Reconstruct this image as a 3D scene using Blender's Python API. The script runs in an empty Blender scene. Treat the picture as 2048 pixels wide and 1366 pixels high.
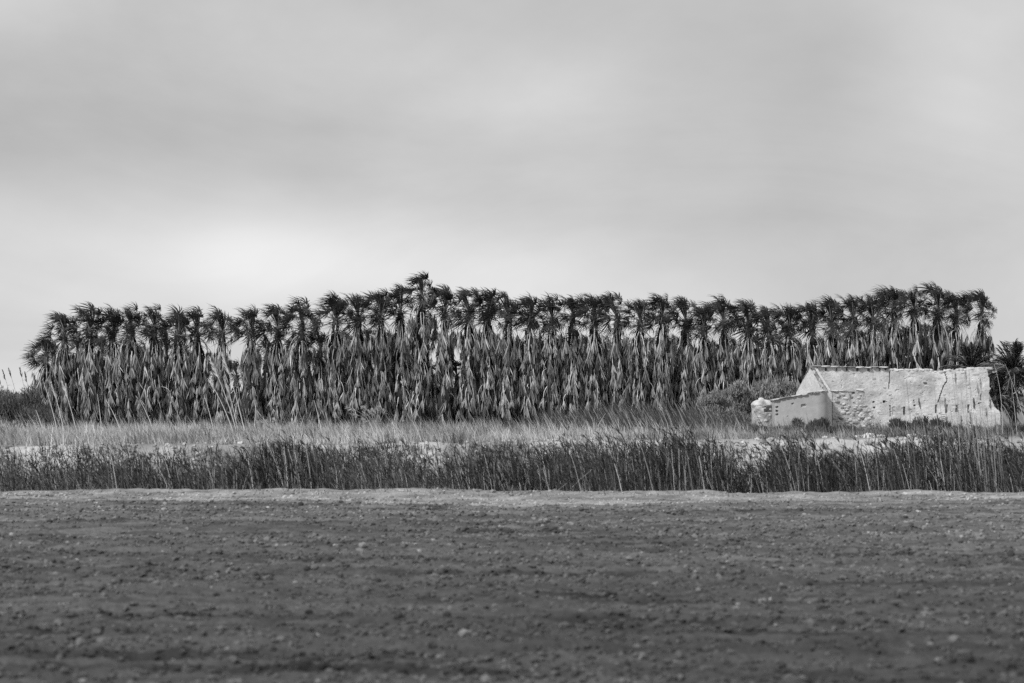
import bpy, math, random
import numpy as np
from mathutils import Vector

# ------------------------------------------------------------------ camera, sky, sun, exposure
R = math.radians
scene = bpy.context.scene
col = scene.collection
LENS = 85.0
F = 2048 * LENS / 36.0            # focal length in photo pixels
HOR = 790.0                       # horizon row in the photo
CAMZ = 2.04
PITCH = math.atan((HOR - 683) / F)

cam_d = bpy.data.cameras.new('camera')
cam_d.lens = LENS
cam_d.sensor_width = 36
cam_d.clip_start = 0.5
cam_d.clip_end = 20000
cam_d.dof.use_dof = True
cam_d.dof.focus_distance = 172
cam_d.dof.aperture_fstop = 1.4
cam = bpy.data.objects.new('camera', cam_d)
cam.location = (0, 0, CAMZ)
cam.rotation_euler = (R(90) + PITCH, 0, 0)
col.objects.link(cam)
scene.camera = cam

SUN_AZ = R(-140)                  # compass angle from +Y, clockwise: behind the camera, to the left
SUN_EL = R(42)
sun_dir = Vector((math.sin(SUN_AZ) * math.cos(SUN_EL), math.cos(SUN_AZ) * math.cos(SUN_EL), math.sin(SUN_EL)))
sd = bpy.data.lights.new('sun', 'SUN')
sd.energy = 3.0
sd.angle = R(7)
sd.color = (1, 1, 1)
so = bpy.data.objects.new('sun', sd)
so.rotation_euler = (-sun_dir).to_track_quat('-Z', 'Y').to_euler()
so.location = (-30, -30, 40)
col.objects.link(so)

w = bpy.data.worlds.new('World')
scene.world = w
w.use_nodes = True
nt = w.node_tree
nt.nodes.clear()


def nd(t, **k):
    n = nt.nodes.new(t)
    for a, b in k.items():
        setattr(n, a, b)
    return n


def lk(a, b):
    nt.links.new(a, b)


def mth(op, a, b=None, c=None):
    n = nd('ShaderNodeMath', operation=op)
    for i, v in enumerate((a, b, c)):
        if v is None:
            continue
        if isinstance(v, (int, float)):
            n.inputs[i].default_value = v
        else:
            lk(v, n.inputs[i])
    return n.outputs[0]


sky = nd('ShaderNodeTexSky', sky_type='NISHITA', sun_disc=False, sun_elevation=SUN_EL, sun_rotation=SUN_AZ)
bw = nd('ShaderNodeRGBToBW')
lk(sky.outputs[0], bw.inputs[0])
tc = nd('ShaderNodeTexCoord')
sep = nd('ShaderNodeSeparateXYZ')
lk(tc.outputs['Generated'], sep.inputs[0])
dx, dy, dz = sep.outputs
# cloud deck: direction projected on a flat layer
den = mth('ADD', mth('MAXIMUM', dz, 0.0), 0.30)
cmb = nd('ShaderNodeCombineXYZ')
lk(mth('DIVIDE', dx, den), cmb.inputs[0])
lk(mth('DIVIDE', dy, den), cmb.inputs[1])
n1 = nd('ShaderNodeTexNoise')
n1.inputs['Scale'].default_value = 1.5
n1.inputs['Detail'].default_value = 7
n1.inputs['Roughness'].default_value = 0.58
n1.inputs['Distortion'].default_value = 0.9
lk(cmb.outputs[0], n1.inputs['Vector'])


def lobe(px, py, sx, sz, amp):
    """a soft broad bank of brighter or greyer cloud around a direction"""
    a = (px - 1024) / F
    b = math.tan(math.atan((683 - py) / F) + PITCH)
    v = Vector((a, 1, b)).normalized()
    u = mth('DIVIDE', mth('SUBTRACT', dx, v.x), sx)
    t = mth('DIVIDE', mth('SUBTRACT', dz, v.z), sz)
    yy = mth('MULTIPLY', mth('SUBTRACT', dy, v.y), 2.0)
    s = mth('ADD', mth('ADD', mth('MULTIPLY', u, u), mth('MULTIPLY', t, t)), mth('MULTIPLY', yy, yy))
    return mth('MULTIPLY', mth('EXPONENT', mth('MULTIPLY', s, -1)), amp)


val = mth('ADD', 0.57, mth('MULTIPLY', mth('SUBTRACT', n1.outputs[0], 0.5), 0.26))
n3 = nd('ShaderNodeTexNoise')
n3.inputs['Scale'].default_value = 6.0
n3.inputs['Detail'].default_value = 6
n3.inputs['Roughness'].default_value = 0.5
mp3 = nd('ShaderNodeMapping')
mp3.inputs['Rotation'].default_value = (0, R(-22), 0)
mp3.inputs['Scale'].default_value = (1, 1, 1.7)
lk(tc.outputs['Generated'], mp3.inputs[0])
lk(mp3.outputs[0], n3.inputs['Vector'])
val = mth('ADD', val, mth('MULTIPLY', mth('SUBTRACT', n3.outputs[0], 0.5), 0.42))
# overcast sky: paler towards the horizon all round
hz = mth('EXPONENT', mth('MULTIPLY', mth('MAXIMUM', dz, 0.0), -26))
val = mth('ADD', val, mth('MULTIPLY', hz, 0.18))
for args in ((520, 520, .075, .020, .20), (950, 560, .09, .02, .08), (1920, 110, .035, .03, .12), (30, 220, .07, .04, -.14),
             (1760, 430, .09, .03, -.02), (1060, 190, .04, .02, .06), (60, 620, .06, .015, .04)):
    val = mth('ADD', val, lobe(*args))
cover = 0.93
mixv = mth('ADD', mth('MULTIPLY', mth('MULTIPLY', val, 10.0), cover), mth('MULTIPLY', bw.outputs[0], 1 - cover))
bg = nd('ShaderNodeBackground')
bg.inputs['Strength'].default_value = 0.1
lk(mixv, bg.inputs['Color'])
wo = nd('ShaderNodeOutputWorld')
lk(bg.outputs[0], wo.inputs['Surface'])

scene.render.engine = 'CYCLES'
scene.cycles.use_denoising = False
scene.cycles.max_bounces = 5
scene.cycles.diffuse_bounces = 3
scene.cycles.glossy_bounces = 1
scene.view_settings.view_transform = 'Standard'
scene.view_settings.look = 'None'
scene.view_settings.gamma = 1
scene.view_settings.exposure = 0
scene.view_settings.use_curve_mapping = False

# ------------------------------------------------------------------ helpers
rng = np.random.default_rng(11)
random.seed(5)


def at(px, py, D):
    """world point seen at photo pixel (px,py) at depth D along +Y"""
    a, b = (px - 1024) / F, (683 - py) / F
    d = np.array((a, math.cos(PITCH) - b * math.sin(PITCH), math.sin(PITCH) + b * math.cos(PITCH)))
    return np.array((0, 0, CAMZ)) + d * (D / d[1])


def wx(px, D):
    return (px - 1024) / F * D


def wz(py, D):
    return CAMZ + (HOR - py) / F * D


def hash2(ix, iy, s):
    h = (ix.astype(np.int64) * 374761393 + iy.astype(np.int64) * 668265263 + s * 974711) & 0x7fffffff
    h = ((h ^ (h >> 13)) * 1274126177) & 0x7fffffff
    return ((h ^ (h >> 16)) & 0xffff) / 65535.0


def vnoise(x, y, s=0):
    x = np.asarray(x, float); y = np.asarray(y, float)
    ix, iy = np.floor(x), np.floor(y)
    fx, fy = x - ix, y - iy
    fx = fx * fx * (3 - 2 * fx); fy = fy * fy * (3 - 2 * fy)
    a, b = hash2(ix, iy, s), hash2(ix + 1, iy, s)
    c, d = hash2(ix, iy + 1, s), hash2(ix + 1, iy + 1, s)
    return (a + (b - a) * fx) * (1 - fy) + (c + (d - c) * fx) * fy - 0.5


def fbm(x, y, s=0, o=4):
    v = 0; a = 1.0
    for k in range(o):
        v = v + a * vnoise(np.asarray(x) * 2 ** k, np.asarray(y) * 2 ** k, s + k * 17)
        a *= 0.5
    return v


def sstep(a, b, x):
    t = np.clip((x - a) / (b - a), 0, 1)
    return t * t * (3 - 2 * t)


def new_mesh(name, V, polys, mats, midx=None, tone=None, smooth=False):
    """polys: list of (M,K) index arrays; midx: list of material index per polys entry"""
    me = bpy.data.meshes.new(name)
    V = np.asarray(V, np.float32)
    polys = [np.asarray(p, np.int32) for p in polys if len(p)]
    me.vertices.add(len(V))
    me.vertices.foreach_set('co', V.ravel())
    nl = sum(p.size for p in polys); npoly = sum(len(p) for p in polys)
    me.loops.add(nl)
    me.loops.foreach_set('vertex_index', np.concatenate([p.ravel() for p in polys]))
    me.polygons.add(npoly)
    tot = np.concatenate([np.full(len(p), p.shape[1], np.int32) for p in polys])
    st = np.concatenate(([0], np.cumsum(tot)[:-1])).astype(np.int32)
    me.polygons.foreach_set('loop_start', st)
    if midx is not None:
        me.polygons.foreach_set('material_index', np.concatenate([np.full(len(p), m, np.int32) for p, m in zip(polys, midx)]))
    me.polygons.foreach_set('use_smooth', np.full(npoly, smooth))
    for m in (mats if isinstance(mats, (list, tuple)) else [mats]):
        me.materials.append(m)
    if tone is not None:
        at_ = me.attributes.new('tone', 'FLOAT', 'POINT')
        at_.data.foreach_set('value', np.asarray(tone, np.float32))
    me.update(calc_edges=True)
    return me


class Geo:
    """collects pieces of geometry for ONE mesh"""
    def __init__(s):
        s.V, s.P, s.M, s.T, s.n = [], [], [], [], 0

    def add(s, V, P, m=0, tone=1.0):
        V = np.asarray(V, float).reshape(-1, 3)
        s.V.append(V)
        for p in (P if isinstance(P, list) else [P]):
            p = np.asarray(p, np.int64)
            s.P.append(p + s.n); s.M.append(m)
        s.T.append(np.broadcast_to(np.asarray(tone, float), (len(V),)))
        s.n += len(V)
        return s

    def mesh(s, name, mats, smooth=False):
        return new_mesh(name, np.concatenate(s.V), s.P, mats, s.M, np.concatenate(s.T), smooth)


def norm(v):
    v = np.asarray(v, float)
    return v / np.maximum(np.linalg.norm(v, axis=-1, keepdims=True), 1e-9)


def ribbons(P, side, wd):
    """P (n,k,3) centre lines, side (n,3) or (n,k,3), wd (n,k) or (k,) half widths -> V, quads"""
    n, k, _ = P.shape
    side = np.asarray(side, float)
    if side.ndim == 2:
        side = side[:, None, :]
    wd = np.broadcast_to(np.asarray(wd, float), (n, k))[..., None]
    V = np.stack((P - side * wd, P + side * wd), 2).reshape(-1, 3)
    b = (np.arange(n)[:, None] * 2 * k + np.arange(k - 1)[None] * 2).reshape(-1, 1)
    return V, np.concatenate((b, b + 1, b + 3, b + 2), 1)


def tube(path, rad, sides=5):
    path = np.asarray(path, float); k = len(path)
    rad = np.broadcast_to(np.asarray(rad, float), (k,))
    tg = norm(np.gradient(path, axis=0))
    ref = np.array((0, 1, 0.01)) if abs(tg[0][1]) < 0.8 else np.array((1, 0, 0.01))
    a = norm(np.cross(tg, ref)); b = np.cross(tg, a)
    th = np.arange(sides) * 2 * math.pi / sides
    V = path[:, None] + rad[:, None, None] * (np.cos(th)[None, :, None] * a[:, None] + np.sin(th)[None, :, None] * b[:, None])
    i = np.arange(k - 1)[:, None] * sides; j = np.arange(sides)[None]; j2 = (j + 1) % sides
    Q = np.stack((i + j, i + j2, i + sides + j2, i + sides + j), -1).reshape(-1, 4)
    return V.reshape(-1, 3), Q


def put(name, me, parent=None, loc=(0, 0, 0), rot=(0, 0, 0), scale=(1, 1, 1)):
    o = bpy.data.objects.new(name, me)
    o.location = loc; o.rotation_euler = rot; o.scale = scale
    if parent is not None:
        o.parent = parent
    col.objects.link(o)
    return o


def tag(o, label=None, cat=None, group=None, kind=None):
    if label: o['label'] = label
    if cat: o['category'] = cat
    if group: o['group'] = group
    if kind: o['kind'] = kind
    return o


def empty(name, loc, label, cat, group=None, rz=0):
    o = bpy.data.objects.new(name, None)
    o.empty_display_size = 0.3
    o.location = loc; o.rotation_euler = (0, 0, rz)
    col.objects.link(o)
    return tag(o, label, cat, group)


def mat(name, base, var=0.25, scale=6.0, rough=0.85, objvar=0.0, bump=0.0, bscale=20.0, spec=0.2, stretch=(1, 1, 1), detail=6, coord='Object'):
    """grey procedural material: base reflectance x tone attribute x noise (x random per object)"""
    m = bpy.data.materials.new(name)
    m.use_nodes = True
    t = m.node_tree
    p = t.nodes['Principled BSDF']
    p.inputs['Roughness'].default_value = rough
    p.inputs['Specular IOR Level'].default_value = spec

    def M(op, a, b):
        n = t.nodes.new('ShaderNodeMath'); n.operation = op
        for i, v in enumerate((a, b)):
            if isinstance(v, (int, float)): n.inputs[i].default_value = v
            else: t.links.new(v, n.inputs[i])
        return n.outputs[0]
    c = t.nodes.new('ShaderNodeTexCoord')
    mp = t.nodes.new('ShaderNodeMapping')
    mp.inputs['Scale'].default_value = stretch
    t.links.new(c.outputs[coord], mp.inputs[0])
    nz = t.nodes.new('ShaderNodeTexNoise')
    nz.inputs['Scale'].default_value = scale
    nz.inputs['Detail'].default_value = detail
    nz.inputs['Roughness'].default_value = 0.65
    t.links.new(mp.outputs[0], nz.inputs['Vector'])
    f = M('ADD', 1.0, M('MULTIPLY', M('SUBTRACT', nz.outputs[0], 0.5), var * 3.0))
    a = t.nodes.new('ShaderNodeAttribute'); a.attribute_name = 'tone'
    f = M('MULTIPLY', f, a.outputs['Fac'])
    if objvar:
        oi = t.nodes.new('ShaderNodeObjectInfo')
        f = M('MULTIPLY', f, M('ADD', 1 - objvar, M('MULTIPLY', oi.outputs['Random'], 2 * objvar)))
    v = M('MAXIMUM', M('MINIMUM', M('MULTIPLY', f, base), 0.85), 0.008)
    t.links.new(v, p.inputs['Base Color'])
    if bump:
        n2 = t.nodes.new('ShaderNodeTexNoise')
        n2.inputs['Scale'].default_value = bscale
        n2.inputs['Detail'].default_value = 6
        t.links.new(mp.outputs[0], n2.inputs['Vector'])
        b = t.nodes.new('ShaderNodeBump')
        b.inputs['Strength'].default_value = 1.0
        b.inputs['Distance'].default_value = bump
        t.links.new(n2.outputs[0], b.inputs['Height'])
        t.links.new(b.outputs[0], p.inputs['Normal'])
    return m


M_soil = mat('ploughed_soil', 1.0, 0.4, 5.0, 0.95, bump=0.10, bscale=6, detail=9)
M_clod = mat('soil_clod', 1.0, 0.2, 12.0, 0.95, bump=0.02, bscale=30)
M_earth = mat('bank_earth', 1.0, 0.2, 4.0, 0.95, bump=0.05, bscale=6)
M_leaf = mat('palm_leaf', 0.034, 0.3, 3.0, 0.5, objvar=0.75, spec=0.4)
M_pet = mat('palm_petiole', 0.34, 0.25, 4.0, 0.6, objvar=0.4)
M_dead = mat('dead_leaf', 0.33, 0.35, 3.0, 0.8, objvar=0.65)
M_deadp = mat('dead_petiole', 0.5, 0.3, 4.0, 0.75, objvar=0.6)
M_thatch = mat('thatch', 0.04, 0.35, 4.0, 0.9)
M_trunk = mat('palm_trunk', 0.09, 0.3, 7.0, 0.9, bump=0.02)
M_date = mat('date_leaf', 0.045, 0.25, 3.0, 0.5, objvar=0.3, spec=0.35)
M_grass = mat('dry_grass', 1.0, 0.1, 0.5, 0.85)
M_reed = mat('reed', 1.0, 0.1, 0.6, 0.8)
M_shrub = mat('shrub_leaf', 1.0, 0.15, 1.5, 0.75)
M_twig = mat('twig', 0.12, 0.2, 4.0, 0.9)
M_cane = mat('cane', 0.68, 0.2, 4.0, 0.7)
M_tuft = mat('tuft', 0.42, 0.25, 8.0, 0.9)
M_plume = mat('plume', 0.66, 0.25, 8.0, 0.9)
M_plaster = mat('lime_plaster', 0.63, 0.32, 7.0, detail=10, rough= 0.95, bump=0.02, bscale=14)
M_rubble = mat('rubble_mortar', 0.5, 0.4, 5.0, 0.95, bump=0.04, bscale=12)
M_stone = mat('wall_stone', 0.36, 0.25, 6.0, 0.9, objvar=0.6, bump=0.02, bscale=14)
M_pale = mat('pale_stone', 0.62, 0.15, 5.0, 0.9, objvar=0.15, bump=0.02, bscale=12)
M_tile = mat('clay_tile', 0.30, 0.25, 5.0, 0.9, objvar=0.35)
M_vtile = mat('dark_tile', 0.25, 0.25, 5.0, 0.9, objvar=0.6)
M_cement = mat('cement_render', 0.42, 0.2, 2.2, 0.95, bump=0.008, bscale=10)
M_hole = mat('brick_hole', 0.06, 0.2, 5.0, 0.95)

WIND = np.array((-1.0, 0.12, 0.0))
UP = np.array((0, 0, 1.0))

# ------------------------------------------------------------------ the ground
FIELD_Z = -1.2


def crest(x):           # depth of the field's far edge
    return 78.0 + 1.0 * fbm(x / 5.0, x * 0 + 3, 5, 3)


def rim(x):             # depth of the far bank's top edge
    px = 1024 + np.asarray(x) / 97 * F
    base = np.interp(px, (-400, 0, 500, 900, 1050, 1400, 1800, 2400), (90.5, 91.5, 93, 94.5, 101, 103, 108, 108))
    return base + 1.0 * fbm(np.asarray(x) / 4.0, np.asarray(x) * 0 + 9, 8, 3)


def ground_h(x, y):
    x = np.asarray(x, float); y = np.asarray(y, float)
    cr, rm = crest(x), rim(x)
    fld = FIELD_Z + 0.10 * fbm(x / 7, y / 7, 3, 3)
    berm = 0.11 * np.exp(-((y - (cr - 0.6)) / 1.5) ** 2) * (1 + 1.9 * fbm(x / 3.0, y / 3.0, 21, 4))
    bottom = -2.35 + 0.15 * fbm(x / 2, y / 2, 31, 3)
    plat = 0.0 + 0.10 * fbm(x / 6, y / 9, 41, 3) * sstep(0, 6, y - rm) + 0.13 * np.exp(-((y - rm - 0.6) / 1.0) ** 2) * (1 + fbm(x / 1.5, y, 44, 3))
    plat = plat - 0.42 * sstep(112, 160, y)
    g = (fld + berm) * (1 - sstep(cr, cr + 2.5, y)) + bottom * sstep(cr, cr + 2.5, y)
    rag = 0.9 * fbm(x / 1.0, y / 1.0, 51, 4)
    k = sstep(rm - 3.0 + rag, rm + 0.1 + rag * 0.3, y)
    return g * (1 - k) + plat * k


def grid_mesh(xs, ys, zf, tf, matl, name):
    X, Y = np.meshgrid(xs, ys)
    Z = zf(X, Y); T = tf(X, Y)
    V = np.stack((X, Y, Z), -1).reshape(-1, 3)
    nx, ny = len(xs), len(ys)
    i = (np.arange(ny - 1)[:, None] * nx + np.arange(nx - 1)[None]).reshape(-1, 1)
    return new_mesh(name, V, [np.concatenate((i, i + 1, i + nx + 1, i + nx), 1)], matl, None, T.ravel(), True)


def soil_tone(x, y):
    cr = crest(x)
    t = np.interp(y, (20, 36, 55, 70, 78), (0.058, 0.071, 0.101, 0.138, 0.15))  # vignette-like darkening towards the camera, painted into the soil colour
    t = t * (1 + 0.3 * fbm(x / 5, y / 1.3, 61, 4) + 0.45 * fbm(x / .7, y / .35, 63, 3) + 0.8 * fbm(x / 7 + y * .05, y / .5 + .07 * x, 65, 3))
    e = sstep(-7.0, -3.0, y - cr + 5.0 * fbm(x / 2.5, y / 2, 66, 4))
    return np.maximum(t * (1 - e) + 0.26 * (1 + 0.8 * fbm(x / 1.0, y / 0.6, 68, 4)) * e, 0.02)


def field_h(x, y):
    z = ground_h(x, y)
    rough = 1 - 0.5 * sstep(-7, -3, y - crest(x))
    row = np.sin((y + 0.035 * x + 0.25 * fbm(x / 4, y / 4, 71, 2)) * 2 * math.pi / 0.62)
    z = z + rough * (0.04 * row * (1 + 1.2 * fbm(x / 2, y / 1, 75, 2)) + 0.10 * fbm(x / 0.5, y / 0.35, 73, 3) + 0.09 * np.maximum(fbm(x / 0.26, y / 0.2, 77, 2), 0))
    return z


ys = [14.0]
while ys[-1] < 80.5:
    ys.append(ys[-1] + 0.07 + 0.07 * (ys[-1] - 14) / 60)
xs = np.concatenate((np.linspace(-60, -22, 80)[:-1], np.arange(-22, 22, 0.13), np.linspace(22, 60, 80)))
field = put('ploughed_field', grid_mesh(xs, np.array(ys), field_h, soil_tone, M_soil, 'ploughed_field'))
tag(field, 'dark ploughed field with rows of clods filling the foreground', 'field', kind='structure')

# far side: ditch, bank and the flat land out to the horizon
ys2 = np.concatenate((np.arange(ys[-1], 112, 0.22), np.linspace(112, 200, 120), np.geomspace(202, 9000, 40)))
xs2 = np.concatenate((-np.geomspace(45, 6000, 22)[::-1], np.arange(-44, 44.1, 0.3), np.geomspace(45, 6000, 22)))


def far_tone(x, y):
    rm = rim(x)
    px = 1024 + x / 97 * F
    t = 0.20 + 0 * x
    ditch = 1 - sstep(-4.2, -2.2, y - rm)
    wdp = np.interp(px, (-300, 820, 845, 910, 940, 1470, 1495, 1530, 1560, 2400), (.75, .75, 2.2, 2.2, .75, .75, 2.4, 2.4, .6, .6))
    pale = np.exp(-((y - rm + 0.25 + .3 * wdp) / wdp) ** 2)
    pale = np.clip(pale * (0.95 + 1.5 * fbm(x / 2.2, y / 2, 81, 4)), 0, 1)
    t = t * (1 + 0.4 * fbm(x / 4, y / 4, 85, 4))
    t = t * (1 - ditch) + 0.10 * ditch
    return np.clip(t * (1 - pale) + 0.52 * pale, 0.03, 0.6)


ground = put('ground', grid_mesh(xs2, ys2, ground_h, far_tone, M_earth, 'ground'))
tag(ground, 'reedy ditch, pale eroded bank and flat land running to the horizon', 'ground', kind='structure')
# near ground behind and beside the field, so the land goes on
def near_h(x, y):
    return FIELD_Z - 0.25 + 0 * x
apron = put('field_margin', grid_mesh(np.array((-6000., -60, 60, 6000)), np.array((-3000., -50, 14.3, 81.0)), near_h, lambda x, y: 0.1 + 0 * x, M_soil, 'field_margin'))
tag(apron, 'bare soil of the neighbouring fields beyond the ploughed one', 'field', kind='structure')


def gz(x, y):
    return float(ground_h(np.array([x]), np.array([y]))[0])


# ---- clods on the field
def ico(sub=0):
    import bmesh
    bm = bmesh.new()
    bmesh.ops.create_icosphere(bm, subdivisions=sub + 1, radius=1)
    V = np.array([v.co[:] for v in bm.verts]); Fc = np.array([[v.index for v in f.verts] for f in bm.faces])
    bm.free()
    return V, Fc


ICO0 = ico(0)
ICO1 = ico(1)


def blobs(P, S, tone, flat=0.6, seed=0, base=ICO0):
    """P (n,3) positions, S (n,) sizes"""
    r = np.random.default_rng(seed)
    V0, F0 = base
    n, m = len(P), len(V0)
    d = 1 + r.uniform(-.33, .33, (n, m))
    sc = np.stack((r.uniform(.7, 1.5, n), r.uniform(.7, 1.3, n), r.uniform(.6, 1.2, n) * flat), 1)
    V = V0[None] * d[..., None] * sc[:, None] * S[:, None, None]
    a = r.uniform(0, 6.28, n)[:, None]
    x, y = V[..., 0].copy(), V[..., 1].copy()
    V[..., 0] = x * np.cos(a) - y * np.sin(a); V[..., 1] = x * np.sin(a) + y * np.cos(a)
    V = V + P[:, None]
    return V.reshape(-1, 3), (F0[None] + (np.arange(n) * m)[:, None, None]).reshape(-1, 3), np.repeat(tone, m)


n = 95000
yy = 18 + (77 - 18) * rng.uniform(0, 1, n) ** 0.85
xx = rng.uniform(-1, 1, n) * (yy * 0.225 + 3)
keep = (fbm(xx / 5, (yy + .035 * xx) / 0.6, 91, 3) * 1.3 + rng.uniform(-.5, .5, n) > -0.12) & ((yy - crest(xx) < -5.0) | (rng.uniform(0, 1, n) < .7))
xx, yy = xx[keep], yy[keep]
S = np.clip(rng.lognormal(-3.5, 0.38, len(xx)), .013, .075)
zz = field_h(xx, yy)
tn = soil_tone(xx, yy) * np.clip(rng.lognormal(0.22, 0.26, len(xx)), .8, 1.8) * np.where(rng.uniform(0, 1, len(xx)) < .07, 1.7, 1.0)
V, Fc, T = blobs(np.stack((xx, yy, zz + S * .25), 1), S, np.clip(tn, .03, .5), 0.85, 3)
clods = put('soil_clods', new_mesh('soil_clods', V, [Fc], M_clod, None, T, False))
tag(clods, 'crumbled clods of earth strewn over the ploughed field', 'soil clods', kind='stuff')

# ------------------------------------------------------------------ fan palms
def az_dir(az, el):
    return np.array((math.cos(az) * math.cos(el), math.sin(az) * math.cos(el), math.sin(el)))


def live_frond(az, el, r):
    g = Geo()
    d0 = az_dir(az, el)
    Lp = r.uniform(.85, 1.15) * (1 + 0.18 * max(0, math.sin(el)))
    t = np.linspace(0, 1, 5)[:, None]
    P = d0 * (0.1 + Lp * t) - UP * 0.20 * t ** 2 * math.cos(el) + WIND * 0.08 * t ** 2
    side0 = norm(np.cross(d0, UP + 0.01))
    V, Q = ribbons(P[None], side0[None], np.linspace(.034, .016, 5))
    g.add(V, Q, 1)
    V, Q = ribbons(P[None], norm(np.cross(d0, side0))[None], np.linspace(.03, .015, 5))
    g.add(V, Q, 1)
    axis = norm(P[-1] - P[-2])
    side = norm(np.cross(axis, UP + np.array((.02, .03, 0))))
    nrm = np.cross(side, axis)
    roll = r.uniform(-1.4, 1.4)
    s2 = side * math.cos(roll) + nrm * math.sin(roll)
    n2 = np.cross(s2, axis)
    ns = 25
    ph = np.linspace(-1, 1, ns) * R(r.uniform(95, 125)) + r.normal(0, .04, ns)
    fold = r.uniform(.15, .5)
    dirs = norm(np.cos(ph)[:, None] * axis + np.sin(ph)[:, None] * s2 + fold * np.abs(np.sin(ph))[:, None] * n2)
    L = r.uniform(.74, 1.02) * (0.78 + 0.22 * np.cos(ph)) * r.uniform(.85, 1.1, ns)
    tt = np.array((0, .35, .6, .8, 1.0))
    Pp = P[-1] + dirs[:, None] * (L[:, None] * tt)[..., None]
    dr = r.uniform(.2, .5, ns); wn = r.uniform(.25, .65, ns)
    Pp = Pp - UP * (dr * L)[:, None, None] * (tt ** 2.2)[None, :, None] + WIND * (wn * L)[:, None, None] * (tt ** 2.4)[None, :, None]
    Pp[:, 1:] += r.normal(0, .012, Pp[:, 1:].shape)
    sd = norm(np.cross(dirs, n2))
    dphi = R(9)
    wd = L[:, None] * np.array((.02, .35 * dphi * .55, .6 * dphi * .36, .8 * dphi * .17, .004))
    V, Q = ribbons(Pp, sd, wd)
    g.add(V, Q, 0, np.repeat(r.uniform(.75, 1.3, ns), 10))
    return g.mesh('frond', [M_leaf, M_pet])


NAZ = 14
ELS = (80, 62, 42, 22, 2, -18)
FR = {}
r = np.random.default_rng(23)
for a in range(NAZ):
    for e in range(len(ELS)):
        FR[a, e] = [live_frond(a * 2 * math.pi / NAZ + r.uniform(-.15, .15), R(ELS[e] + r.uniform(-6, 6)), r) for _ in range(2)]


def dead_frond(r, reach, Lp, L, bare=False):
    g = Geo()
    t = np.linspace(0, 1, 5)[:, None]
    yw = r.uniform(-.15, .15)
    x = reach * (1 - (1 - t) ** 1.8); z = -Lp * t ** 1.25 + 0.10 * np.sin(t * math.pi)
    P = np.concatenate((x, yw * t + r.normal(0, .01, t.shape), z), 1)
    V, Q = ribbons(P[None], np.array([[0, 1, 0.]]), np.linspace(.034, .016, 5))
    g.add(V, Q, 1)
    axis = norm(P[-1] - P[-2] + np.array((-.2, 0, -1.0)))
    s2 = np.array((r.uniform(-.3, .3), 1, 0)); s2 = norm(s2)
    n2 = np.cross(s2, axis)
    ns = 17
    ph = np.linspace(-1, 1, ns) * R(r.uniform(6, 20)) + r.normal(0, .06, ns)
    ps = r.normal(0, .12, ns)
    dirs = norm(np.cos(ph)[:, None] * axis + np.sin(ph)[:, None] * s2 + ps[:, None] * n2)
    Ls = L * r.uniform(.6, 1.15, ns)
    tt = np.array((0, .3, .6, 1.0))
    Pp = P[-1] + dirs[:, None] * (Ls[:, None] * tt)[..., None]
    Pp[:, 1:] += r.normal(0, .012, Pp[:, 1:].shape)
    curl = r.uniform(-.15, .25, ns)
    Pp[:, :, 0] += curl[:, None] * tt[None] ** 2 * .3
    dn = Pp[:, -1].copy()
    sd = norm(np.cross(dirs, n2 + r.normal(0, .5, (ns, 3))))
    wd = L * np.array((.014, .032, .034, .009))[None] * r.uniform(.6, 1.3, (ns, 1))
    V, Q = ribbons(Pp, sd, wd)
    g.add(V, Q, 0, np.repeat(r.uniform(.45, 1.4, ns), 8))
    return g.mesh('dead_frond', [M_dead, M_deadp])


r = np.random.default_rng(29)
DEAD = [dead_frond(r, r.uniform(.38, .62), r.uniform(.75, 1.05), r.uniform(.75, 1.0)) for _ in range(14)]
DEADTOP = [dead_frond(r, r.uniform(.55, .85), r.uniform(.85, 1.25), r.uniform(.8, 1.05)) for _ in range(10)]
DEADOUT = [dead_frond(r, r.uniform(.8, 1.05), r.uniform(.35, .7), r.uniform(.6, .85)) for _ in range(6)]


def crown_core(r):
    """spear leaves, leaf bases and bare stalks round the growing point"""
    g = Geo()
    for k in range(4):
        d = az_dir(r.uniform(0, 6.28), R(r.uniform(74, 88)))
        L = r.uniform(1.3, 1.7)
        t = np.linspace(0, 1, 5)[:, None]
        for j in range(5):
            dj = norm(d + r.normal(0, .09, 3))
            P = dj * L * t + WIND * .28 * t ** 3
            V, Q = ribbons(P[None], norm(np.cross(d, r.normal(0, 1, 3)))[None], np.array((.03, .04, .05, .04, .006)))
            g.add(V, Q, 0)
    for k in range(26):
        d = az_dir(r.uniform(0, 6.28), R(r.uniform(-45, 25)))
        L = r.uniform(.5, 1.05)
        t = np.linspace(0, 1, 4)[:, None]
        z0 = np.array((0, 0, r.uniform(-.75, .05)))
        P = z0 + d * (.08 + L * t) - UP * .25 * t ** 2 * L
        V, Q = ribbons(P[None], norm(np.cross(d, UP))[None], np.linspace(.022, .008, 4))
        g.add(V, Q, 1)
        V, Q = ribbons(P[None], UP[None], np.linspace(.022, .008, 4))
        g.add(V, Q, 1)
    for k in range(30):      # boots
        a = r.uniform(0, 6.28)
        z0 = r.uniform(-.95, .05)
        d = az_dir(a, R(62))
        P = np.array((math.cos(a) * .14, math.sin(a) * .14, z0)) + d * np.linspace(0, .35, 3)[:, None]
        V, Q = ribbons(P[None], np.array([[-math.sin(a), math.cos(a), 0]]), np.array((.08, .06, .03)))
        g.add(V, Q, 2, r.uniform(.6, 1.4))
    V, Q = tube(np.array([(0, 0, z) for z in (-1.1, -.6, -.2, .1, .2)]), np.array((.17, .15, .13, .10, .03)), 8)
    g.add(V, Q, 2)
    return g.mesh('crown', [M_leaf, M_pet, M_trunk])


CORES = [crown_core(r) for _ in range(5)]
SKN = 5.6


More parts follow.
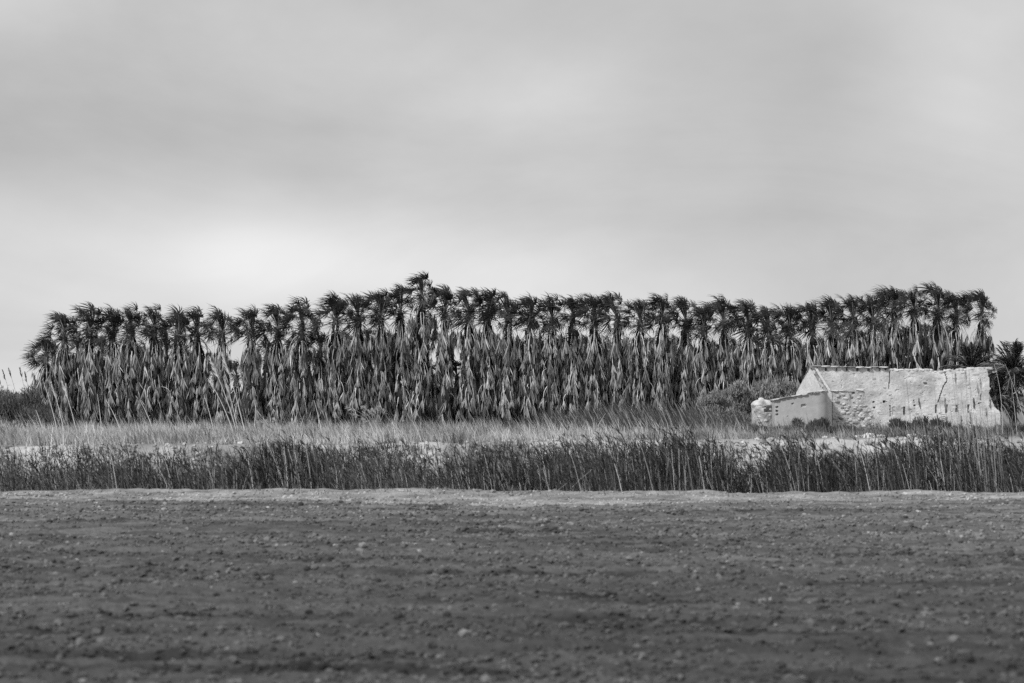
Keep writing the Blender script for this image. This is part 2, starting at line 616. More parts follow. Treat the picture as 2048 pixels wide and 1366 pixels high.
def skirt_mesh(r):
    g = Geo()
    n = 330
    a = r.uniform(0, 6.28, n); z = -SKN * r.uniform(0, .93, n)
    rad = r.uniform(.25, .62, n) * np.clip(.35 - z / 2.2, .35, 1)
    L = r.uniform(.5, 1.2, n)
    tt = np.linspace(0, 1, 4)
    P = np.stack((np.cos(a) * rad, np.sin(a) * rad, z), 1)[:, None] + np.zeros((1, 4, 3))
    P[:, :, 2] = np.maximum(P[:, :, 2] - L[:, None] * tt, -SKN)
    P += r.normal(0, .05, P.shape)
    sd = np.stack((-np.sin(a), np.cos(a), r.normal(0, .1, n)), 1) + r.normal(0, .35, (n, 3))
    V, Q = ribbons(P, norm(sd), r.uniform(.05, .13, n)[:, None] * np.array((.5, 1, .8, .1)))
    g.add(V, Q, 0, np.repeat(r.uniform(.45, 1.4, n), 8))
    return g.mesh('skirt', [M_thatch])


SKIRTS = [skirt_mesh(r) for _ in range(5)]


def trunk_mesh(r, H):
    k = 18
    z = np.linspace(-.15, H, k)
    P = np.stack((.04 * np.sin(z * .5 + r.uniform(0, 6)), .04 * np.cos(z * .6), z), 1)
    rad = np.interp(z, (0, .6, H), (.36, .27, .2)) * r.uniform(.94, 1.06, k)
    V, Q = tube(P, rad, 11)
    V = V + r.normal(0, .012, V.shape)
    return new_mesh('trunk', V, [Q], M_trunk, None, np.ones(len(V)), True)


ORD = ['zeroth', 'first', 'second', 'third', 'fourth', 'fifth', 'sixth', 'seventh', 'eighth', 'ninth', 'tenth', 'eleventh', 'twelfth',
       'thirteenth', 'fourteenth', 'fifteenth', 'sixteenth', 'seventeenth', 'eighteenth', 'nineteenth', 'twentieth']


def ordinal(n):
    if n <= 20:
        return ORD[n]
    return {2: 'twenty-', 3: 'thirty-', 4: 'forty-'}[n // 10] + ORD[n % 10] if n % 10 else {3: 'thirtieth', 4: 'fortieth'}[n // 10]


def fan_palm(px, top, D, label, group, live=27, dead=112, seed=0, skirt_end=0.1, size=1.0, lean=0.0):
    r = np.random.default_rng(seed + 500)
    x = wx(px, D); z0 = gz(x, D)
    H = wz(top, D) - z0
    hub = H - 1.92 * size
    root = empty('fan_palm', (x, D, z0), label, 'palm tree', group)
    put('trunk', trunk_mesh(r, hub - .1), root)
    cr = put('crown', CORES[r.integers(len(CORES))], root, (0, 0, hub), (0, 0, r.uniform(0, 6.28)), (size,) * 3)
    rzc = cr.rotation_euler.z
    cr.rotation_euler = (r.normal(0, .05), r.normal(0, .09), 0)
    wide = r.uniform(.82, 1.22) if px not in (444, 503) else .66
    # live fronds
    ga = r.uniform(0, NAZ)
    for k in range(live):
        u = (k + .5) / live
        e = min(int(np.interp(u, (0, .12, .33, .57, .85, .98, 1), (0, 1, 2, 3, 4, 5, 5.9))), 5)
        ga = (ga + NAZ * .382 + r.uniform(-.6, .6)) % NAZ
        put('frond', FR[int(ga), e][r.integers(2)], cr, (0, 0, r.uniform(-.18, .12) - .05 * e), (r.normal(0, .07), r.normal(0, .07), r.normal(0, .12)), (r.uniform(.85, 1.12),) * 3)
    # dead skirt
    za = hub - .36
    Ls = za - skirt_end
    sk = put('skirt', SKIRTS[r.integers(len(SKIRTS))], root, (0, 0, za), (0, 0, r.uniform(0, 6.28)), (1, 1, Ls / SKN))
    sk.scale = (1, 1, 1)
    me = sk.data
    if abs(Ls / SKN - 1) > .04:      # the thatch is cut to this palm's height
        me = me.copy()
        co = np.empty(len(me.vertices) * 3, np.float32); me.vertices.foreach_get('co', co)
        co[2::3] *= Ls / SKN
        me.vertices.foreach_set('co', co); sk.data = me
    sk.rotation_euler.z = 0
    a = r.uniform(0, 6.28)
    ntop = int(dead * .2)
    for k in range(dead):
        a += 2.399 + r.normal(0, .25)
        if k < ntop:
            zl = -r.uniform(0, .75); me = DEADTOP[r.integers(len(DEADTOP))]
        else:
            zl = -(.5 + (Ls - 1.75 - .5) * ((k - ntop) / (dead - ntop)) + r.normal(0, .12)); me = DEAD[r.integers(len(DEAD))]
        if r.uniform() < .035 and zl > -Ls * .7:
            me = DEADOUT[r.integers(len(DEADOUT))]
        zl = min(zl, .1)
        s = r.uniform(.85, 1.15)
        put('dead_frond', me, sk, (.17 * math.cos(a), .17 * math.sin(a), zl), (r.normal(0, .09), r.normal(0, .07), a), (s * wide, s, s))
    return root


PALMS = [(93, 668), (129, 618), (180, 604), (226, 611), (264, 604), (308, 608), (356, 614), (395, 612), (444, 610), (503, 608), (555, 601),
         (603, 594), (640, 660), (671, 585), (716, 578), (761, 573), (801, 566), (843, 542), (890, 567), (938, 567), (976, 574), (1016, 575),
         (1060, 583), (1104, 584), (1146, 584), (1189, 580), (1235, 579), (1280, 591), (1325, 583), (1372, 585), (1408, 603), (1448, 587),
         (1497, 594), (1538, 602), (1579, 598), (1624, 592), (1663, 591), (1706, 585), (1746, 580), (1789, 564), (1829, 570), (1876, 564),
         (1913, 580), (1963, 577)]
SPECIAL = {0: 'short fan palm at the left end of the row, crown below its neighbours',
           12: 'short fan palm squeezed low between taller ones, left of the middle of the row',
           17: 'tallest fan palm, its crown standing above the whole row',
           43: 'fan palm at the right end of the row, sky on its right side'}
NP_ = len(PALMS)
for i, (px, top) in enumerate(PALMS):
    lo = 'dead skirt down to the grass'
    if px > 1600:
        lo = 'skirt rising behind the ruined wall'
    elif px > 1400:
        lo = 'skirt behind the grey bush'
    elif 400 < px < 520:
        lo = 'pale plumed canes in front of it'
    elif px < 230:
        lo = 'thin dry stalks in front of it'
    if i < NP_ / 2:
        lab = f'{ordinal(i + 1)} front-row fan palm from the left, {lo}'
    else:
        lab = f'{ordinal(NP_ - i)} front-row fan palm from the right, {lo}'
    lab = SPECIAL.get(i, lab)
    rr = random.Random(i * 7 + 1)
    se = rr.choice((.05, .1, .2, .45, .7)) if i != 17 else .8
    fan_palm(px, top, 179 + rr.uniform(-.6, .6), lab, 'front row of fan palms', seed=i, skirt_end=se, size=rr.uniform(.9, 1.14) if i not in (0, 12) else .82,
             live=rr.randint(20, 26), dead=118 if 400 < px < 1400 or i < 10 else 100)

# the second row, lower, showing in the gaps
BACK = [(110, 668), (156, 652), (203, 655), (245, 660), (286, 668), (332, 662), (374, 672), (412, 690), (534, 664), (580, 660), (694, 650),
        (738, 640), (781, 648), (822, 706), (866, 700), (914, 700), (958, 664), (996, 650), (1038, 660), (1082, 658), (1125, 655), (1168, 652), (1212, 655), (1257, 657), (1302, 656),
        (1348, 655), (1428, 662), (1472, 655), (1518, 654), (1558, 652), (1602, 652), (1645, 650), (1685, 640), (1727, 632), (1768, 622), (1808, 625),
        (1852, 620), (1894, 628)]
xsP = [p[0] for p in PALMS]
for i, (px, top) in enumerate(BACK):
    j = sum(1 for q in xsP if q < px)
    if j <= NP_ / 2:
        lab = f'low rear fan palm between the {ordinal(j)} and {ordinal(j + 1)} front palms from the left'
    else:
        lab = f'low rear fan palm between the {ordinal(NP_ - j + 1)} and {ordinal(NP_ - j)} front palms from the right'
    top += 18 if px > 1600 else 12
    fan_palm(px, top, 183.5 + (i * 37 % 10) * .12, lab, 'rear row of fan palms', live=15, dead=44, seed=100 + i, skirt_end=.1, size=.8)
fan_palm(474, 716, 196, 'small distant fan palm seen against the sky through the gap left of centre', 'rear row of fan palms', live=16, dead=44, seed=171, size=.8)

# ------------------------------------------------------------------ date palms at the right
def date_frond(r, el, L):
    g = Geo()
    k = 9
    t = np.linspace(0, 1, k)
    c, s = math.cos(el), math.sin(el)
    P = np.stack((L * t * c, 0 * t, L * t * s - .38 * L * t ** 2.2 * (0.6 + .4 * c)), 1)
    V, Q = tube(P, np.linspace(.035, .008, k), 4)
    g.add(V, Q, 1)
    nl = 46
    u = np.linspace(.14, .99, nl)
    B = np.stack([np.interp(u, t, P[:, i]) for i in range(3)], 1)
    tg = norm(np.stack([np.interp(u, t, norm(np.gradient(P, axis=0))[:, i]) for i in range(3)], 1))
    for sgn in (-1, 1):
        sidev = np.array((0, sgn, 0.))
        upv = np.cross(tg, np.array((0, 1, 0))) * -1
        d = norm(tg * .75 + sidev * .7 + upv * r.uniform(.1, .5, (nl, 1)) + r.normal(0, .1, (nl, 3)))
        Ll = .46 * (1 - .55 * (u - .4) ** 2 * 2) * r.uniform(.8, 1.1, nl)
        tt = np.array((0, .5, 1.0))
        Pp = B[:, None] + d[:, None] * (Ll[:, None] * tt)[..., None] - UP * .12 * (tt ** 2)[None, :, None] * Ll[:, None, None]
        V, Q = ribbons(Pp, norm(np.cross(d, np.array((0, .3, 1.0)) + r.normal(0, .3, (nl, 3)))), np.array((.016, .02, .003)))
        g.add(V, Q, 0, np.repeat(r.uniform(.7, 1.3, nl), 6))
    return g.mesh('frond', [M_date, M_pet])


r = np.random.default_rng(41)
DF = {e: [date_frond(r, R(e), r.uniform(2.1, 2.7)) for _ in range(3)] for e in (75, 50, 25, 0, -30)}


def date_palm(px, D, hubz, label, nf, scale, seed):
    r = np.random.default_rng(seed)
    x = wx(px, D); z0 = gz(x, D)
    root = empty('date_palm', (x, D, z0), label, 'palm tree', 'dark date palms beside the ruin')
    z = np.linspace(-.1, hubz, 10)
    V, Q = tube(np.stack((0 * z, 0 * z, z), 1), .26 * r.uniform(.9, 1.15, 10), 10)
    put('trunk', new_mesh('trunk', V, [Q], M_trunk, None, np.ones(len(V)), True), root)
    a = 0
    for k in range(nf):
        a += 2.399
        e = (75, 50, 25, 0, -30)[min(4, int(k / nf * 5))]
        s = scale * r.uniform(.85, 1.1)
        put('frond', DF[e][r.integers(3)], root, (0, 0, hubz - .05 * k / nf), (r.normal(0, .1), r.normal(0, .1), a + r.normal(0, .2)), (s,) * 3)


date_palm(1944, 168, 4.15, 'dark date palm behind the right half of the ruined wall', 80, 1.0, 1)
date_palm(2026, 163, 4.0, 'dark feathery date palm at the right edge beside the ruin', 90, 1.05, 2)
date_palm(1992, 162, 2.3, 'low dark date palm right behind the broken end of the wall', 60, .85, 3)

# ------------------------------------------------------------------ the ruined farmhouse
H0 = np.array((wx(1655, 150), 150.0))
PSI = R(8)
HZ = gz(H0[0], 152) - 0.02
house = empty('ruined_farmhouse', (H0[0], H0[1], HZ), 'roofless pale stone farmhouse ruin with cracked long wall and gable', 'ruin', rz=PSI)
ex = np.array((math.cos(PSI), math.sin(PSI))); ey = np.array((-math.sin(PSI), math.cos(PSI)))
SPY = 3.4


def wall_uv(px, py, yl=SPY):
    """photo pixel -> (local x, local z) on the plane local y = yl of the house"""
    a = (px - 1024) / F
    # a*Y = H0x + u*ex0 + yl*ey0 ; Y = H0y + u*ex1 + yl*ey1
    u = (a * (H0[1] + yl * ey[1]) - H0[0] - yl * ey[0]) / (ex[0] - a * ex[1])
    Y = H0[1] + u * ex[1] + yl * ey[1]
    return u, wz(py, Y) - HZ


def seg_dist(X, Z, pts):
    d = np.full(X.shape, 9.0)
    for (x0, z0), (x1, z1) in zip(pts[:-1], pts[1:]):
        l2 = (x1 - x0) ** 2 + (z1 - z0) ** 2 + 1e-9
        t = np.clip(((X - x0) * (x1 - x0) + (Z - z0) * (z1 - z0)) / l2, 0, 1)
        d = np.minimum(d, np.hypot(X - x0 - t * (x1 - x0), Z - z0 - t * (z1 - z0)))
    return d


def wall_sheet(x0, x1, z1, inside, depth, thick, name, matl, res=.045, tone=None, swap=None):
    """a thick wall: relief front, flat back, closed rims. inside(X,Z) bool for cells; depth(X,Z) = inward offset"""
    nx = int((x1 - x0) / res) + 1; nz = int(z1 / res) + 1
    gx = np.linspace(x0, x1, nx); gzv = np.linspace(-.2, z1, nz)
    X, Z = np.meshgrid(gx, gzv)
    cx, cz = (X[:-1, :-1] + X[1:, 1:]) / 2, (Z[:-1, :-1] + Z[1:, 1:]) / 2
    ok = inside(cx, cz)
    dpt = depth(X, Z)
    Vf = np.stack((X, dpt, Z), -1).reshape(-1, 3)
    Vb = np.stack((X, 0 * X + thick, Z), -1).reshape(-1, 3)
    N = nx * nz
    idx = (np.arange(nz - 1)[:, None] * nx + np.arange(nx - 1)[None])
    c = idx[ok].reshape(-1, 1)
    front = np.concatenate((c, c + 1, c + nx + 1, c + nx), 1)
    back = front[:, ::-1] + N
    # rims
    okp = np.pad(ok, 1)
    rims = []
    for dz_, dx_, (p, q) in ((1, 0, (nx, nx + 1)), (-1, 0, (0, 1)), (0, 1, (1, nx + 1)), (0, -1, (0, nx))):
        nb = okp[1 + dz_:1 + dz_ + ok.shape[0], 1 + dx_:1 + dx_ + ok.shape[1]]
        e = idx[ok & ~nb].reshape(-1, 1)
        rims.append(np.concatenate((e + p, e + q, e + q + N, e + p + N), 1))
    V = np.concatenate((Vf, Vb))
    T = np.ones(len(V)) if tone is None else np.concatenate((tone(X, Z).ravel(), np.ones(N)))
    if swap is not None:
        V = swap(V)
    used = np.zeros(len(V), bool)
    polys = [front, back] + [q for q in rims if len(q)]
    for p in polys:
        used[p.ravel()] = True
    mp = np.cumsum(used) - 1
    return new_mesh(name, V[used], [mp[p] for p in polys], matl, None, T[used], False)


LEN = wall_uv(1978, 740)[0]
ptop = [(1600, 733), (1625, 733), (1765, 737), (1772, 741), (1830, 740), (1864, 741), (1866, 744), (1884, 745), (1892, 741), (1902, 739), (1930, 741), (1932, 738), (1985, 738)]
topx = [wall_uv(*p)[0] for p in ptop]; topz = [wall_uv(*p)[1] for p in ptop]
pr = [wall_uv(*p) for p in ((1974, 735), (1976, 748), (1979, 765), (1979, 785), (1983, 800), (1990, 815), (1998, 823), (2000, 826), (2001, 860))]
prz = [p[1] for p in pr][::-1]; prx = [p[0] for p in pr][::-1]
CRK_B = [wall_uv(*p) for p in ((1889, 741), (1892, 751), (1895, 761), (1887.5, 771), (1883, 783), (1879, 796), (1876, 804))]
CRK_A = [wall_uv(*p) for p in ((1779, 743), (1779, 757), (1778, 777))]
CRK_A2 = [wall_uv(*p) for p in ((1780, 811), (1780, 832))]
CRK_C = [wall_uv(*p) for p in ((1962, 788), (1961, 806))]
SOCK = [(wall_uv(x, 739), .05, .10) for x in (1652, 1673, 1694, 1715, 1737, 1759)]
SOCK += [(wall_uv(x, 818), .07, .26) for x in (1872, 1893, 1913.5, 1937)]
SOCK += [(wall_uv(1808, 822), .06, .26), (wall_uv(1768, 803), .08, .06), (wall_uv(1827, 802), .06, .05), (wall_uv(1829, 811), .06, .04),
         (wall_uv(1747, 804), .07, .05), (wall_uv(1958, 806), .05, .04), (wall_uv(1748, 815), .06, .05), (wall_uv(1786, 842), .26, .06), (wall_uv(1850, 835), .05, .05)]
GHOST = [(wall_uv(1787, 822), .08, .28)]


def sp_inside(X, Z):
    tz = np.interp(X, topx, topz) + .05 * vnoise(X / .35, Z * 0, 3) * (X > 4.3)
    rx = np.interp(Z, prz, prx) + .14 * vnoise(Z / .16, X * 0, 5)
    return (Z < tz) & (X < rx)


def sp_depth(X, Z):
    d = .016 * fbm(X / .5, Z / .35, 7, 4) + .012 * fbm(X / .12, Z / .1, 9, 2) + .03 * (fbm(X / 2.2, Z / 1.4, 19, 2))
    pit = fbm(X / .17, Z / .10, 13, 2)
    d = d + np.where(pit > .50, .05, 0)
    for (p, w_, h_) in SOCK:
        d = np.where((abs(X - p[0]) < w_) & (abs(Z - p[1]) < h_), .5, d)
    for (p, w_, h_) in GHOST:
        d = np.where((abs(X - p[0]) < w_) & (abs(Z - p[1]) < h_), d + .05, d)
    d = np.where(seg_dist(X, Z, CRK_B) < .035 + .02 * vnoise(X / .1, Z / .1, 2), .38, d)
    d = np.where(seg_dist(X, Z, CRK_A) < .028 + .03 * vnoise(X / .1, Z / .12, 4), .3, d)
    d = np.where(seg_dist(X, Z, CRK_A2) < .022 + .02 * vnoise(X / .1, Z / .12, 6), .3, d)
    d = np.where(seg_dist(X, Z, CRK_C) < .035, .15, d)
    return d


put('long_wall', wall_sheet(.3, LEN + .9, 4.6, sp_inside, sp_depth, .55, 'long_wall', M_plaster, .042,
                            lambda X, Z: .97 + .5 * fbm(X / .7, Z / .5, 27, 5)), house, (0, SPY, 0))

# gable wall: local y runs 0..2*SPY, apex at SPY
APEX = wall_uv(1627, 735)[1]
HD = wall_uv(1660, 782, 0)[1] - 2.28      # the yard lies a little below the bank
EAVE = 2.22 + HD


def gb_inside(X, Z):
    return Z < EAVE + (APEX - EAVE) * (1 - np.abs(X - SPY) / SPY) - .04 + .04 * vnoise(X / .3, Z * 0, 8)


def gb_depth(X, Z):
    d = .03 * fbm(X / .5, Z / .4, 37, 3)
    d = np.where((np.abs(X - 3.9 - .03 * vnoise(Z / .2, Z * 0, 3)) < .06) & (Z > 2.2 + HD) & (Z < 3.55 + HD), .3, d)
    return d


put('gable_wall', wall_sheet(0, 2 * SPY, 4.5, gb_inside, gb_depth, .5, 'gable_wall', M_plaster, .05,
                             lambda X, Z: 1.08 + .15 * fbm(X / .9, Z / .8, 33, 3),
                             swap=lambda V: np.stack((V[:, 1], V[:, 0], V[:, 2]), 1)[:, :]), house, (-.22, 0, 0))


# stones shared between the walls, copings and heaps
def stone_mesh(r, boxy, matl, name='stone'):
    V, Fc = ICO1
    p = 4.5 if boxy else 2.6
    V = V / (np.abs(V) ** p).sum(1, keepdims=True) ** (1 / p)
    V = V * (1 + r.uniform(-.14, .14, (len(V), 1)))
    return new_mesh(name, V, [Fc], matl, None, np.ones(len(V)), False)


r = np.random.default_rng(53)
ST = [stone_mesh(r, False, M_stone) for _ in range(7)]
STP = [stone_mesh(r, False, M_pale) for _ in range(5)]
SLAB = [stone_mesh(r, True, M_pale, 'coping_stone') for _ in range(5)]
SLABT = [stone_mesh(r, True, M_tile, 'coping_tile') for _ in range(4)]

# front wall fragment: rubble core with stones
FL = wall_uv(1742, 800, 0)[0]
FRONT_TOP = [(0, 2.28), (1.2, 2.26), (1.25, 2.2), (1.7, 2.16), (1.75, 2.3), (2.35, 2.3), (2.4, 1.95), (2.5, 1.5), (2.85, 1.05), (3.1, .4), (3.6, .15)]


def fr_inside(X, Z):
    return Z < HD + np.interp(X, [p[0] for p in FRONT_TOP], [p[1] for p in FRONT_TOP]) + .12 * vnoise(X / .2, Z * 0, 14) * (X > 1.2)


fw = put('front_wall', wall_sheet(.32, 3.6, 2.5 + HD, fr_inside, lambda X, Z: .05 * fbm(X / .3, Z / .25, 43, 4), .5, 'front_wall', M_rubble, .05,
                                  lambda X, Z: np.clip(1.0 + .6 * fbm(X / .8, Z / .6, 45, 3), .4, 1.4)), house, (0, 0, 0))
k = 0
while k < 150:
    X, Z = r.uniform(.38, 3.2), r.uniform(.1, 2.2 + HD)
    if not fr_inside(np.array([X]), np.array([Z + .08]))[0]:
        continue
    dk = X > .45 and r.uniform() < .5
    s = r.uniform(.05, .13)
    put('stone', (ST if dk else STP)[r.integers(5)], fw, (X, .0 + r.uniform(-.01, .05), Z), (0, r.uniform(-.3, .3), 0), (s * r.uniform(1, 1.6), s * .8, s * r.uniform(.55, .9)))
    k += 1
for (xa, xb, zt, m) in ((.2, 1.2, 2.31, SLAB), (1.27, 1.75, 2.22, SLABT), (1.76, 2.36, 2.36, SLAB)):
    nn = max(1, round((xb - xa) / .42))
    for q in range(nn):
        cx = xa + (q + .5) * (xb - xa) / nn
        put('coping_stone', m[r.integers(4)], fw, (cx, .2, HD + zt + r.uniform(-.01, .015)), (0, r.normal(0, .02), r.normal(0, .05)), ((xb - xa) / nn * .53, .3, .05))

# stones showing in the long wall
lw = [o for o in house.children if o.name.startswith('long_wall')][0]
k = 0
while k < 190:
    X, Z = r.uniform(.5, LEN), r.uniform(.5, 4.05)
    if not sp_inside(np.array([X]), np.array([Z + .1]))[0] or seg_dist(np.array([X]), np.array([Z]), CRK_B)[0] < .2:
        continue
    s = r.uniform(.035, .085) * (1.5 if r.uniform() < .12 else 1)
    put('stone', (STP if r.uniform() < .6 else ST)[r.integers(5)], lw, (X, float(sp_depth(np.array([X]), np.array([Z]))[0]) * .2 + .012, Z), (0, r.uniform(-.2, .2), 0),
        (s * r.uniform(1.1, 2.1), s * .28, s * r.uniform(.6, 1)))
    k += 1
for (px, py, a, b) in ((1842, 783, .10, .13), (1853, 772, .16, .06), (1905, 797, .15, .06), (1868, 760, .12, .08), (1935, 768, .1, .09), (1952, 748, .28, .09),
                       (1825, 745, .14, .09), (1780, 789, .12, .06), (1938, 775, .12, .07), (1818, 751, .08, .07), (1888, 789, .1, .06), (1925, 746, .12, .06)):
    X, Z = wall_uv(px, py)
    put('stone', STP[r.integers(5)], lw, (X, .0, Z), (0, r.normal(0, .1), 0), (a, .035, b))
# copings on the long wall
x = .0
while x < LEN - .05:
    zt = float(np.interp(x, topx, topz))
    if x < wall_uv(1768, 735)[0]:
        L = r.uniform(.42, .62)
        put('coping_tile', SLABT[r.integers(4)] if r.uniform() < .3 else SLAB[r.integers(5)], lw, (x + L / 2, .1, zt + .03 + (.05 if 3.3 < x < 4.4 else 0)), (0, r.normal(0, .015), r.normal(0, .03)), (L * .52, .33, .042))
    elif wall_uv(1932, 740)[0] < x:
        L = r.uniform(.45, .6)
        put('coping_stone', SLAB[r.integers(5)], lw, (x + L / 2, .25, zt + .03), (0, r.normal(0, .02), 0), (L * .49, .27, .09))
    else:
        L = r.uniform(.18, .42)
        if r.uniform() < .8:
            put('coping_stone', SLAB[r.integers(5)] if r.uniform() < .6 else STP[r.integers(5)], lw, (x + L / 2, .2, zt + .02), (0, r.normal(0, .08), r.normal(0, .1)), (L * .52, .24, r.uniform(.05, .10)))
    x += L

# verge tiles down the gable
def tile_mesh(r):
    g = Geo()
    th = np.linspace(0, math.pi, 7)
    V = []
    for (y, rad) in ((0, .115), (.42, .095)):
        for rr_ in (rad, rad - .02):
            V += [(math.cos(t) * rr_, y, math.sin(t) * rr_) for t in th]
    n = 7
    Q = []
    for i in range(n - 1):
        Q += [(i, i + 1, 2 * n + i + 1, 2 * n + i), (n + i + 1, n + i, 3 * n + i, 3 * n + i + 1), (i + 1, i, n + i, n + i + 1), (2 * n + i, 2 * n + i + 1, 3 * n + i + 1, 3 * n + i)]
    for i in (0, n - 1):
        Q.append((i, 2 * n + i, 3 * n + i, n + i))
    g.add(V, np.array(Q))
    return g.mesh('roof_tile', [M_vtile])


TILE = [tile_mesh(r) for _ in range(2)]
gw = [o for o in house.children if o.name.startswith('gable_wall')][0]
slope = math.atan2(APEX - EAVE, SPY)
nt_ = 13
for q in range(nt_):
    f = (q + .2) / nt_
    for xo in (.1,):
        put('roof_tile', TILE[r.integers(2)], gw, (xo + r.normal(0, .02), f * SPY - .1, EAVE + f * (APEX - EAVE) - .03 + r.uniform(0, .03)), (slope + .1, r.normal(0, .08), r.normal(0, .08)), (1, 1, 1))
for q in range(5):
    f = (q + .2) / 5
    put('roof_tile', TILE[0], gw, (.1, 2 * SPY - f * SPY, EAVE + f * (APEX - EAVE) - .02), (slope + .05, 0, math.pi + r.normal(0, .06)), (1, 1.6, 1))

# low ledge in front of the right end, a brick pier
def ledge_mesh():
    x0, z1 = wall_uv(1897, 825, SPY - .35)
    x1 = wall_uv(2000, 825, SPY - .35)[0]
    return wall_sheet(x0, x1, z1 + .2, lambda X, Z: Z < z1 + .03 * vnoise(X / .3, Z * 0, 6), lambda X, Z: .03 * fbm(X / .4, Z / .3, 55, 3), .34, 'ledge', M_plaster, .05,
                      lambda X, Z: .95 + .2 * fbm(X / .7, Z / .5, 57, 3))


put('ledge', ledge_mesh(), house, (0, SPY - .36, 0))
bx, bz = wall_uv(1886, 828, SPY - .3)
for q in range(6):
    put('brick', SLAB[q % 5], house, (bx + r.normal(0, .02), SPY - .25, bz - q * .115), (0, r.normal(0, .03), r.normal(0, .06)), (.17, .12, .045))

# ------------------------------------------------------------------ shed in front of the gable
shx0, shx1 = wx(1548, 147.6), wx(1655.5, 148)
SW = shx1 - shx0
SZ = gz(shx0 + 1, 148) - .03
shed = empty('plastered_shed', (shx0, 147.4, SZ), 'low smooth grey plastered shed with rounded end beside the ruin', 'shed')
pp = [(0.04, 2.6), (0.03, .9), (0.02, .3)]
pp += [(.16 - .14 * math.cos(t), .16 - .14 * math.sin(t)) for t in np.linspace(0, math.pi / 2, 5)]
pp += [(x_, .02 - .03 * math.sin(x_)) for x_ in np.linspace(.3, SW - .85, 26)]
pp += [(SW - .75 + .75 * math.sin(t), .75 - .75 * math.cos(t)) for t in np.linspace(.06, math.pi / 2, 12)]
pp += [(SW, 1.2), (SW, 2.9)]
pp = np.array(pp)
# even resampling
sl = np.concatenate(([0], np.cumsum(np.hypot(*np.diff(pp, axis=0).T))))
su = np.arange(0, sl[-1], .05)
pp = np.stack((np.interp(su, sl, pp[:, 0]), np.interp(su, sl, pp[:, 1])), 1)


def shed_top(x_):
    return np.interp(x_, (0, SW * .3, SW * .8, SW), (1.68 + HD, 1.86 + HD, 2.16 + HD, 2.28 + HD)) + .02 * vnoise(x_ / .3, x_ * 0, 4)


zs = np.linspace(0, 1, 46)
X = np.repeat(pp[None, :, 0], 46, 0); Y = np.repeat(pp[None, :, 1], 46, 0)
Z = -.1 + zs[:, None] * (shed_top(pp[:, 0])[None] + .1)
tg = np.gradient(pp, axis=0); nin = norm(np.stack((-tg[:, 1], tg[:, 0]), 1))
dep = .012 * fbm(su[None] / .6 + 0 * Z, Z / .5, 63, 3)
for (px, py, w_, h_) in ((1607, 811.5, .14, .08), (1585, 807.5, .07, .04), (1575, 832, .03, .03)):
    u_ = wx(px, 147.5) - shx0; z_ = wz(py, 147.5) - SZ
    dep = np.where((abs(X - u_) < w_) & (abs(Z - z_) < h_) & (Y < .4), .10, dep)
for py in (814, 822, 829):
    z_ = wz(py, 147.5) - SZ
    dep = np.where((abs(X - (wx(1553, 147.5) - shx0)) < .07) & (abs(Z - z_) < .055) & (Y < .4), .25, dep)
V = np.stack((X + nin[None, :, 0] * dep, Y + nin[None, :, 1] * dep, Z), -1).reshape(-1, 3)
nx = len(pp)
i = (np.arange(45)[:, None] * nx + np.arange(nx - 1)[None]).reshape(-1, 1)
sw_o = put('wall', new_mesh('wall', V, [np.concatenate((i, i + 1, i + nx + 1, i + nx), 1)], M_cement, None, np.ones(len(V)), False), shed)
sm = sw_o.modifiers.new('thick', 'SOLIDIFY'); sm.thickness = .22; sm.offset = -1 if True else 1
rx_ = np.linspace(-.06, SW + .02, 30)
g = Geo()
rt = shed_top(np.clip(rx_, 0, SW))
for zo in (0.0, .05):
    pass
gx, gy = np.meshgrid(rx_, np.array((-.02, .8, 1.8, 2.8)))
RZ = np.repeat(rt[None], 4, 0) + .01
RY = gy + np.where((gx > SW - .7) & (gy < .5), .55, 0)
top = np.stack((gx, RY, RZ + .045), -1).reshape(-1, 3); bot = np.stack((gx, RY, RZ), -1).reshape(-1, 3)
i = (np.arange(3)[:, None] * 30 + np.arange(29)[None]).reshape(-1, 1)
q1 = np.concatenate((i, i + 1, i + 31, i + 30), 1)
e0 = np.arange(29).reshape(-1, 1)
q2 = np.concatenate((e0 + 120, e0 + 121, e0 + 1, e0), 1)
el = np.array([[0, 30, 150, 120], [30, 60, 180, 150], [60, 90, 210, 180]])
g.add(np.concatenate((top, bot)), [q1, q1[:, ::-1] + 120, q2, el])
roof = put('roof', g.mesh('roof', [M_tile]), shed)
x = -.08
while x < SW - .35:
    L = r.uniform(.2, .42)
    put('roof_tile', SLABT[r.integers(4)] if r.uniform() < .6 else SLAB[r.integers(5)], roof, (x + L / 2, .05 + (.15 if x > SW - .9 else 0), float(shed_top(np.array([max(x + L / 2, 0)]))[0]) + .065 + r.uniform(-.01, .02)),
        (r.normal(0, .05), -.17 + r.normal(0, .06), r.normal(0, .08)), (L * .56, .2, .033))
    x += L

# ------------------------------------------------------------------ small domed cistern
cwx = wx(1527, 149)
CZ = gz(cwx, 149.5) - .03
cist = empty('domed_cistern', (cwx, 149.6, CZ), 'small crumbling domed stone cistern left of the plastered shed', 'cistern')
na, prof = 40, [(.69, -.1), (.68, .3), (.70, .7), (.68, 1.1), (.70, 1.36), (.72, 1.42), (.70, 1.50), (.6, 1.60), (.45, 1.68), (.28, 1.73), (.02, 1.75)]
ps = np.array(prof)
tt = np.linspace(0, len(ps) - 1, 44)
ps[1:, 1] += HD
pr_, pz_ = np.interp(tt, range(len(ps)), ps[:, 0]), np.interp(tt, range(len(ps)), ps[:, 1])
th = np.arange(na) * 2 * math.pi / na
A_, Z_ = np.meshgrid(th, pz_); R_ = np.repeat(pr_[:, None], na, 1)
R_ = R_ * (1 + .07 * fbm(np.cos(A_) * 2.5 + 5, Z_ * 3 + np.sin(A_) * 2.5, 5, 4))
